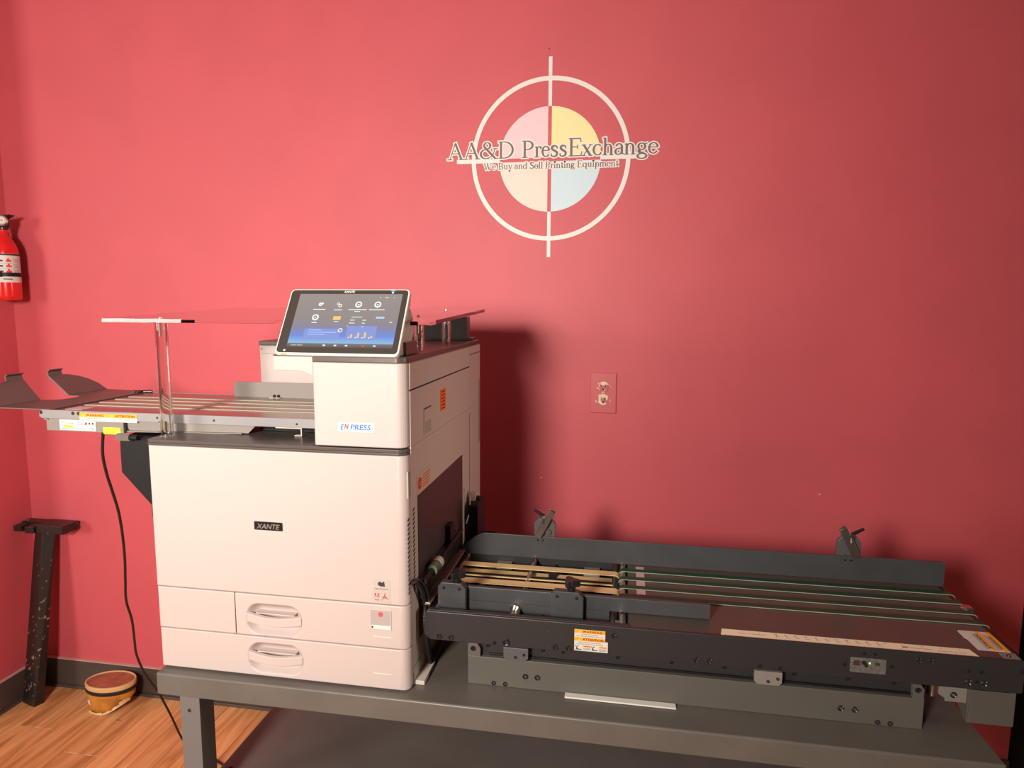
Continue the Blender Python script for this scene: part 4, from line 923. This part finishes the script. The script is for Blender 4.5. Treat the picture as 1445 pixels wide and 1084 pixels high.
G = {
 'A': (.92, L(.44, 1, .13, 0, TN)+L(.44, 1.02, .78, 0, TH)+L(.25, .36, .64, .36, TN)+SF(.13, 0)+SF(.79, 0, .28)),
 '&': (1.12, EL(.42, .80, .17, .20, 0, 360)+L(.30, .68, .86, .02, TH)+EL(.36, .28, .30, .285, 100, 300)+PL([(.50, .02), (.70, .18), (.80, .40), (.86, .60)], TN)+SF(.88, .60, .24)+SF(.93, 0, .18)),
 'D': (1.0, L(.18, 0, .18, 1, TH)+EL(.36, .5, .50, .5, -90, 90)+L(.05, 1, .38, 1, TN)+L(.05, 0, .38, 0, TN)),
 'P': (.76, L(.20, 0, .20, 1, TH)+EL(.32, .735, .33, .265, -90, 90)+L(.06, 1, .33, 1, TN)+L(.2, .47, .33, .47, TN)+SF(.2, 0, .32)),
 'r': (.46, L(.16, 0, .16, .62, TH)+EL(.32, .44, .16, .20, 75, 170, 8, TN)+EL(.38, .57, .035, .035, 0, 360, 8, TN)+SF(.16, 0, .28)+L(.05, .60, .16, .64, TN)),
 'e': (.58, EL(.30, .325, .24, .32, 12, 325)+L(.07, .38, .54, .385, TN)),
 's': (.50, PL(Sp)+L(.41, .47, .41, .63, TN)+L(.06, .03, .06, .2, TN)),
 'E': (.82, L(.20, 0, .20, 1, TH)+L(.06, 1, .70, 1, TN)+L(.70, 1.01, .73, .80, TN)+L(.2, .52, .54, .52, TN)+L(.54, .41, .54, .63, TN)+L(.06, 0, .74, 0, TN)+L(.74, 0, .79, .24, TN)),
 'x': (.60, L(.12, .64, .48, 0, TH)+L(.48, .64, .12, 0, TN)+SF(.12, .64, .2)+SF(.49, .64, .18)+SF(.11, 0, .18)+SF(.49, 0, .2)),
 'c': (.54, EL(.30, .325, .24, .32, 45, 325)),
 'h': (.68, L(.16, 0, .16, 1.02, TH)+EL(.335, .40, .175, .24, 0, 160, 8)+L(.51, 0, .51, .42, TH)+SF(.16, 0, .24)+SF(.51, 0, .22)+L(.05, .99, .16, 1.03, TN)),
 'a': (.56, L(.42, .04, .42, .46, TH)+EL(.26, .46, .16, .185, 0, 165, 8)+EL(.23, .18, .17, .18, 60, 320)+L(.42, .04, .54, .04, TN)+L(.2, .355, .42, .40, TN)),
 'n': (.68, L(.16, 0, .16, .62, TH)+EL(.335, .40, .175, .24, 0, 160, 8)+L(.51, 0, .51, .42, TH)+SF(.16, 0, .24)+SF(.51, 0, .22)+L(.05, .60, .16, .64, TN)),
 'g': (.58, EL(.25, .44, .17, .20, 0, 360)+L(.38, .58, .52, .63, TN)+EL(.27, -.13, .23, .15, 0, 360, 16, TH*.8)+PL([(.15, .28), (.09, .18), (.16, .09), (.32, .05), (.44, -.02)])),
 'W': (1.25, L(.10, 1, .36, 0, TH)+L(.36, 0, .60, .95, TN)+L(.52, 1, .80, 0, TH)+L(.80, 0, 1.06, 1, TN)+SF(.10, 1, .26)+SF(.53, 1, .26)+SF(1.07, 1, .22)),
 'B': (.80, L(.20, 0, .20, 1, TH)+EL(.36, .755, .26, .245, -90, 90)+EL(.38, .26, .31, .26, -90, 90)+L(.06, 1, .38, 1, TN)+L(.06, 0, .40, 0, TN)+L(.2, .515, .38, .515, TN)),
 'u': (.68, L(.16, .18, .16, .63, TH)+EL(.33, .20, .17, .2, 180, 340, 8)+L(.50, 0, .50, .63, TH)+SF(.11, .63, .16)+SF(.45, .63, .16)+L(.5, .02, .6, .02, TN)),
 'y': (.62, L(.12, .64, .34, .02, TH)+L(.54, .64, .24, -.24, TN)+SF(.12, .64, .22)+SF(.53, .64, .2)+EL(.19, -.25, .045, .045, 0, 360, 8, TN)),
 'd': (.66, EL(.27, .32, .21, .32, 30, 330)+L(.50, 0, .50, 1.02, TH)+L(.40, .99, .5, 1.03, TN)+L(.5, .02, .6, .03, TN)),
 'S': (.70, PL([(x*1.4, y*1.52) for x, y in Sp], TH*1.2)+L(.57, .72, .57, .97, TN)+L(.08, .03, .08, .28, TN)),
 'l': (.34, L(.17, 0, .17, 1.02, TH)+SF(.17, 0, .26)+L(.06, .99, .17, 1.03, TN)),
 'i': (.34, L(.17, 0, .17, .62, TH)+SF(.17, 0, .26)+L(.06, .6, .17, .64, TN)+EL(.17, .93, .025, .025, 0, 360, 8, TN*1.4)),
 't': (.42, L(.19, .12, .19, .84, TH)+L(.06, .63, .38, .63, TN)+EL(.29, .12, .10, .11, 180, 320, 6)),
 'q': (.66, EL(.27, .32, .21, .32, 30, 330)+L(.50, -.3, .50, .64, TH)+SF(.5, -.3, .26)),
 'p': (.68, L(.16, -.3, .16, .62, TH)+EL(.38, .32, .21, .32, -150, 150)+SF(.16, -.3, .26)+L(.05, .60, .16, .64, TN)),
 'm': (1.02, L(.16, 0, .16, .62, TH)+EL(.335, .40, .175, .24, 0, 160, 8)+L(.51, 0, .51, .42, TH)+EL(.685, .40, .175, .24, 0, 160, 8)+L(.86, 0, .86, .42, TH)+SF(.16, 0, .22)+SF(.51, 0, .2)+SF(.86, 0, .2)+L(.05, .60, .16, .64, TN)),
 ' ': (.30, []),
}
layer = [0]
def glyph(mb, ch, x, z, sx, sz, grow, y, wmul=1.):
    """ribbons for one letter, each stroke a hair above the last"""
    for st in G[ch][1]:
        pts = [Vector((x+p[0]*sx, z+p[1]*sz)) for p in st]; ws = [p[2]*sz*wmul/2+grow for p in st]
        layer[0] = (layer[0]+1) % 60; yy = y-layer[0]*.000004
        closed = (pts[0]-pts[-1]).length < 1e-6 and len(pts) > 3
        A_, B_ = [], []
        n = len(pts)
        for i in range(n):
            if closed: d = pts[(i+1) % (n-1)]-pts[(i-1) % (n-1)]
            else: d = pts[min(i+1, n-1)]-pts[max(i-1, 0)]
            d.normalize(); nn = Vector((-d.y, d.x)); c = pts[i].copy()
            if not closed and i == 0: c = c-d*grow
            if not closed and i == n-1: c = c+d*grow
            A_.append(c+nn*ws[i]); B_.append(c-nn*ws[i])
        mb.add([(p.x, yy, p.y) for p in A_]+[(p.x, yy, p.y) for p in B_], [(i, i+1, n+i+1, n+i) for i in range(n-1)])
line1 = [('A', .4130, .4680), ('A', .4680, .5235), ('&', .5240, .5910), ('D', .5860, .6430), ('P', .6650, .7080), ('r', .7080, .7330), ('e', .7330, .7590), ('s', .7610, .7880), ('s', .7905, .8160),
         ('E', .8190, .8660), ('x', .8640, .8990), ('c', .9000, .9290), ('h', .9310, .9690), ('a', .9700, 1.0010), ('n', 1.0000, 1.0390), ('g', 1.0410, 1.0770), ('e', 1.0770, 1.1090)]
mo, mt = MB(), MB()
for ch, a, b in line1:
    w = G[ch][0]; sx = (b-a)/(w-.02); zz = 2.0765
    hz = .0545 if ch == 'E' else .0520
    glyph(mo, ch, a, zz, sx, hz, .0042, -.0013); glyph(mt, ch, a, zz, sx, hz, 0.0004, -.0017)
s2t = 'We Buy and Sell Printing Equipment'
tot = sum(G[c][0] for c in s2t); sx = (.985-.538)/tot; x = .538
for ch in s2t:
    glyph(mo, ch, x, 2.0400, sx, .0205, .0034, -.0013, 1.0); glyph(mt, ch, x, 2.0400, sx, .0205, 0.0003, -.0017, 1.05)
    x += G[ch][0]*sx
mo.build('lettering_outline', DECAL, dc); mt.build('lettering', DTXT, dc)

# ------------------------------------------------------------------ fire extinguisher
EX, EY = -1.2735, -.085
fx = thing('fire_extinguisher', (EX, EY, 1.597), 'red fire extinguisher with gauge strapped to the left wall in the corner', 'extinguisher')
MB().lathe([(0, 1.598), (.036, 1.598), (.0410, 1.603), (.0425, 1.612), (.0425, 1.770), (.0410, 1.785), (.0350, 1.805), (.0240, 1.825), (.0150, 1.836), (.0130, 1.850), (.0130, 1.862)], (EX, EY, 0), 40).build('cylinder_body', EXT, fx)
MB().lathe([(.04275, 1.6640), (.0431, 1.6642), (.0431, 1.7690), (.0427, 1.7692)], (EX, EY, 0), 40).build('instruction_label', PAPER, fx)
MB().lathe([(.0432, 1.7625), (.0434, 1.7627), (.0434, 1.7685), (.0432, 1.7687)], (EX, EY, 0), 40).build('label_band', INK, fx)
# pictures and text lines follow the curve of the cylinder, facing the room
def onc(a, z, r=.0437): t = math.radians(a+38); return (EX+r*math.sin(t), EY-r*math.cos(t), z)
def cpatch(name, a0, a1, z0, z1, m, r=.0436):
    n = max(2, int(abs(a1-a0)/6)); vs = [onc(a0+(a1-a0)*i/n, z0, r) for i in range(n+1)]+[onc(a0+(a1-a0)*i/n, z1, r) for i in range(n+1)]
    return MB().add(vs, [(i, i+1, n+2+i, n+1+i) for i in range(n)]).build(name, m, fx)
for k in range(3):
    zz = 1.7420-.0195*k
    cpatch('picture', 8, 30, zz-.003, zz+.004, REDI); cpatch('picture', 14, 22, zz+.004, zz+.010, REDI); cpatch('picture', -22, -4, zz-.002, zz+.004, INK)
    for q in range(3): cpatch('print_line', 38, 66, zz+.006-.0045*q, zz+.0072-.0045*q, INKG)
    cpatch('print_line', -60, 70, zz-.0085, zz-.0080, INKG)
cpatch('print_line', -8, 30, 1.6735, 1.6775, INKG)
cpatch('wall_bracket', -180, 180, 1.6850, 1.7000, BLACK, .0445)
MB().box(XL+.0005, EX-.030, EY-.016, EY+.016, 1.610, 1.860).build('bracket_back', BLACK, fx, .001)
MB().box(EX+.012, EX+.022, EY-.048, EY-.040, 1.683, 1.702).build('strap_buckle', BLACKP, fx, .001)
MB().cyl((EX, EY, 1.858), (EX, EY, 1.878), .0165).box(EX-.014, EX+.012, EY-.018, EY+.018, 1.866, 1.905).build('valve_head', BLACKP, fx, .002)
MB().prism([(EX+x_, z_) for x_, z_ in ((-.045, 1.9040), (.040, 1.9130), (.045, 1.9090), (.017, 1.898), (-.040, 1.897))], 'y', EY-.012, EY+.012).build('squeeze_lever', BLACKP, fx, .0015)
gz = 1.8900; gd = Vector((.66, -.75, 0)); gc = Vector((EX, EY, gz))
MB().cyl(gc+gd*.012, gc+gd*.030, .0200, n=28).cyl(gc+gd*.030, gc+gd*.0325, .0200, .0165, n=28).build('gauge', STEEL, fx)
MB().cyl(gc+gd*.0320, gc+gd*.0330, .0150, n=28).build('gauge_dial', mat('dial_tan', (.42, .33, .28), .3), fx)
MB().cyl(gc+gd*.0330, gc+gd*.0334, .0095, n=24).build('dial_ring', CREAMW, fx)
MB().cyl(gc+gd*.0334, gc+gd*.0337, .0060, n=24).build('dial_centre', MATS['dial_tan'], fx)

# ------------------------------------------------------------------ black wooden leg in the corner
wg = thing('wooden_leg', (-1.272, -.135, 0), 'black painted wooden table leg leaning upright in the corner', 'table leg')
b0 = [(-1.3190, -.1380), (-1.2460, -.1590), (-1.2330, -.1230), (-1.3060, -.1020)]
b1 = [(-1.2790, -.0560), (-1.2320, -.0700), (-1.2000, -.0380), (-1.2470, -.0240)]
MB().add([(x, y, 0) for x, y in b0]+[(x, y, .690) for x, y in b1], [(3, 2, 1, 0), (4, 5, 6, 7), (0, 1, 5, 4), (1, 2, 6, 5), (2, 3, 7, 6), (3, 0, 4, 7)]).build('post', WOODB, wg, .002)
MB().box(-1.2330, -1.1150, -.0950, -.0160, .6930, .7250).build('mounting_block', WOODB, wg, .002)
MB().box(-1.3380, -1.2350, -.0560, -.0160, .6930, .7230).build('mounting_block', WOODB, wg, .002)
MB().box(-1.3350, -1.3000, -.0960, -.0570, .6950, .7180).box(-1.2750, -1.2350, -.1050, -.0570, .6940, .7200).build('mounting_block', WOODB, wg, .002)

# ------------------------------------------------------------------ crumpled oval tin on the floor
tn = thing('oval_box', (-.945, -.098, 0), 'oval amber box with a black band and crumpled base on the floor', 'box')
AMB = mat('amber_card', (.56, .23, .035), .28, noise=.2, nscale=25, coat=.4)
LID = mat('tin_lid', (.34, .125, .060), .25, noise=.35, nscale=18, coat=.5)
RIMM = mat('rim_gold', (.72, .47, .22), .3)
def oval(z, a, b, wob=0, lift=False, ox=0):
    out = []
    for i in range(40):
        t = 2*PI*i/40; ca, sa = math.cos(t), math.sin(t); x = a*ca; y = b*sa
        r = 1+wob*(.5*math.sin(5*t+z*90)+.5*math.sin(9*t))
        zz = z+(.030*max(0, ca)**2*(.5-.5*sa)+.020*max(0, ca) if lift else 0)
        ang_ = .12
        out.append((-.945+ox+(x*r)*math.cos(ang_)-y*r*math.sin(ang_), -.098+(x*r)*math.sin(ang_)+y*r*math.cos(ang_), zz))
    return out
def loft(rings, name, m, cap0=False, cap1=False, bevel=0):
    b = MB(); n = 40; vs = [p for r in rings for p in r]; fs = []
    for k in range(len(rings)-1):
        for i in range(n): fs.append((k*n+i, k*n+(i+1) % n, (k+1)*n+(i+1) % n, (k+1)*n+i))
    b.add(vs, fs, True)
    if cap0: b.f.append(list(range(n))[::-1]); b.sm.append(False)
    if cap1: b.f.append(list(range(len(rings)*n-n, len(rings)*n))); b.sm.append(False)
    return b.build(name, m, tn, bevel)
loft([oval(.001, .076, .050, .05, True, -.008), oval(.010, .082, .054, .04, True, -.008), oval(.030, .086, .058, .015, True, -.005), oval(.058, .090, .060, .0, False), oval(.088, .093, .062, .0, False)], 'oval_side', AMB, True)
loft([oval(.080, .0935, .0625), oval(.083, .0965, .0650), oval(.0945, .0970, .0655), oval(.0970, .0945, .063)], 'black_band', RUBBER, True, True)
loft([oval(.0955, .0940, .063), oval(.100, .0965, .065), oval(.112, .0965, .065), oval(.1155, .0950, .0640), oval(.1155, .0905, .0595), oval(.1120, .0895, .0585)], 'rim', RIMM)
loft([oval(.1100, .0900, .0590), oval(.1125, .0890, .0580)], 'lid', LID, True, True)
cr = MB(); random.seed(11); lo = oval(.004, .086, .058, .02, True, -.006)
for k, i in enumerate(range(25, 39)):
    a, b_ = Vector(lo[i]), Vector(lo[i+1]); o_ = Vector((math.cos(2*PI*i/40), math.sin(2*PI*i/40), 0))*.002
    h0, h1 = random.uniform(.002, .007), random.uniform(.002, .009)
    if i > 34: h0 += .012; h1 += .010
    cr.add([a+o_-Vector((0, 0, .003)), b_+o_-Vector((0, 0, .003)), b_+o_*.6+Vector((0, 0, h1)), a+o_*.6+Vector((0, 0, h0))], [(0, 1, 2, 3)])
cr.build('torn_foil', mat('foil_cream', (.85, .66, .38), .25, metal=.3), tn)
q0 = oval(.034, .0885, .0600, 0, False, -.003); q1 = oval(.054, .0905, .0610, 0, False, -.001)
MB().add([q0[24], q0[25], q0[26], q1[24], q1[25], q1[26]], [(0, 1, 4, 3), (1, 2, 5, 4)]).build('price_sticker', PAPER, tn)
dr = MB()
for i in range(5): x = -.868+.004*i; dr.box(x, x+.003, -.172+.002*(i % 2), -.170+.002*(i % 2), .0002, .0012)
tag(dr.build('debris', INK), 'tiny dark crumbs on the floor in front of the oval box', 'crumbs')['kind'] = 'stuff'
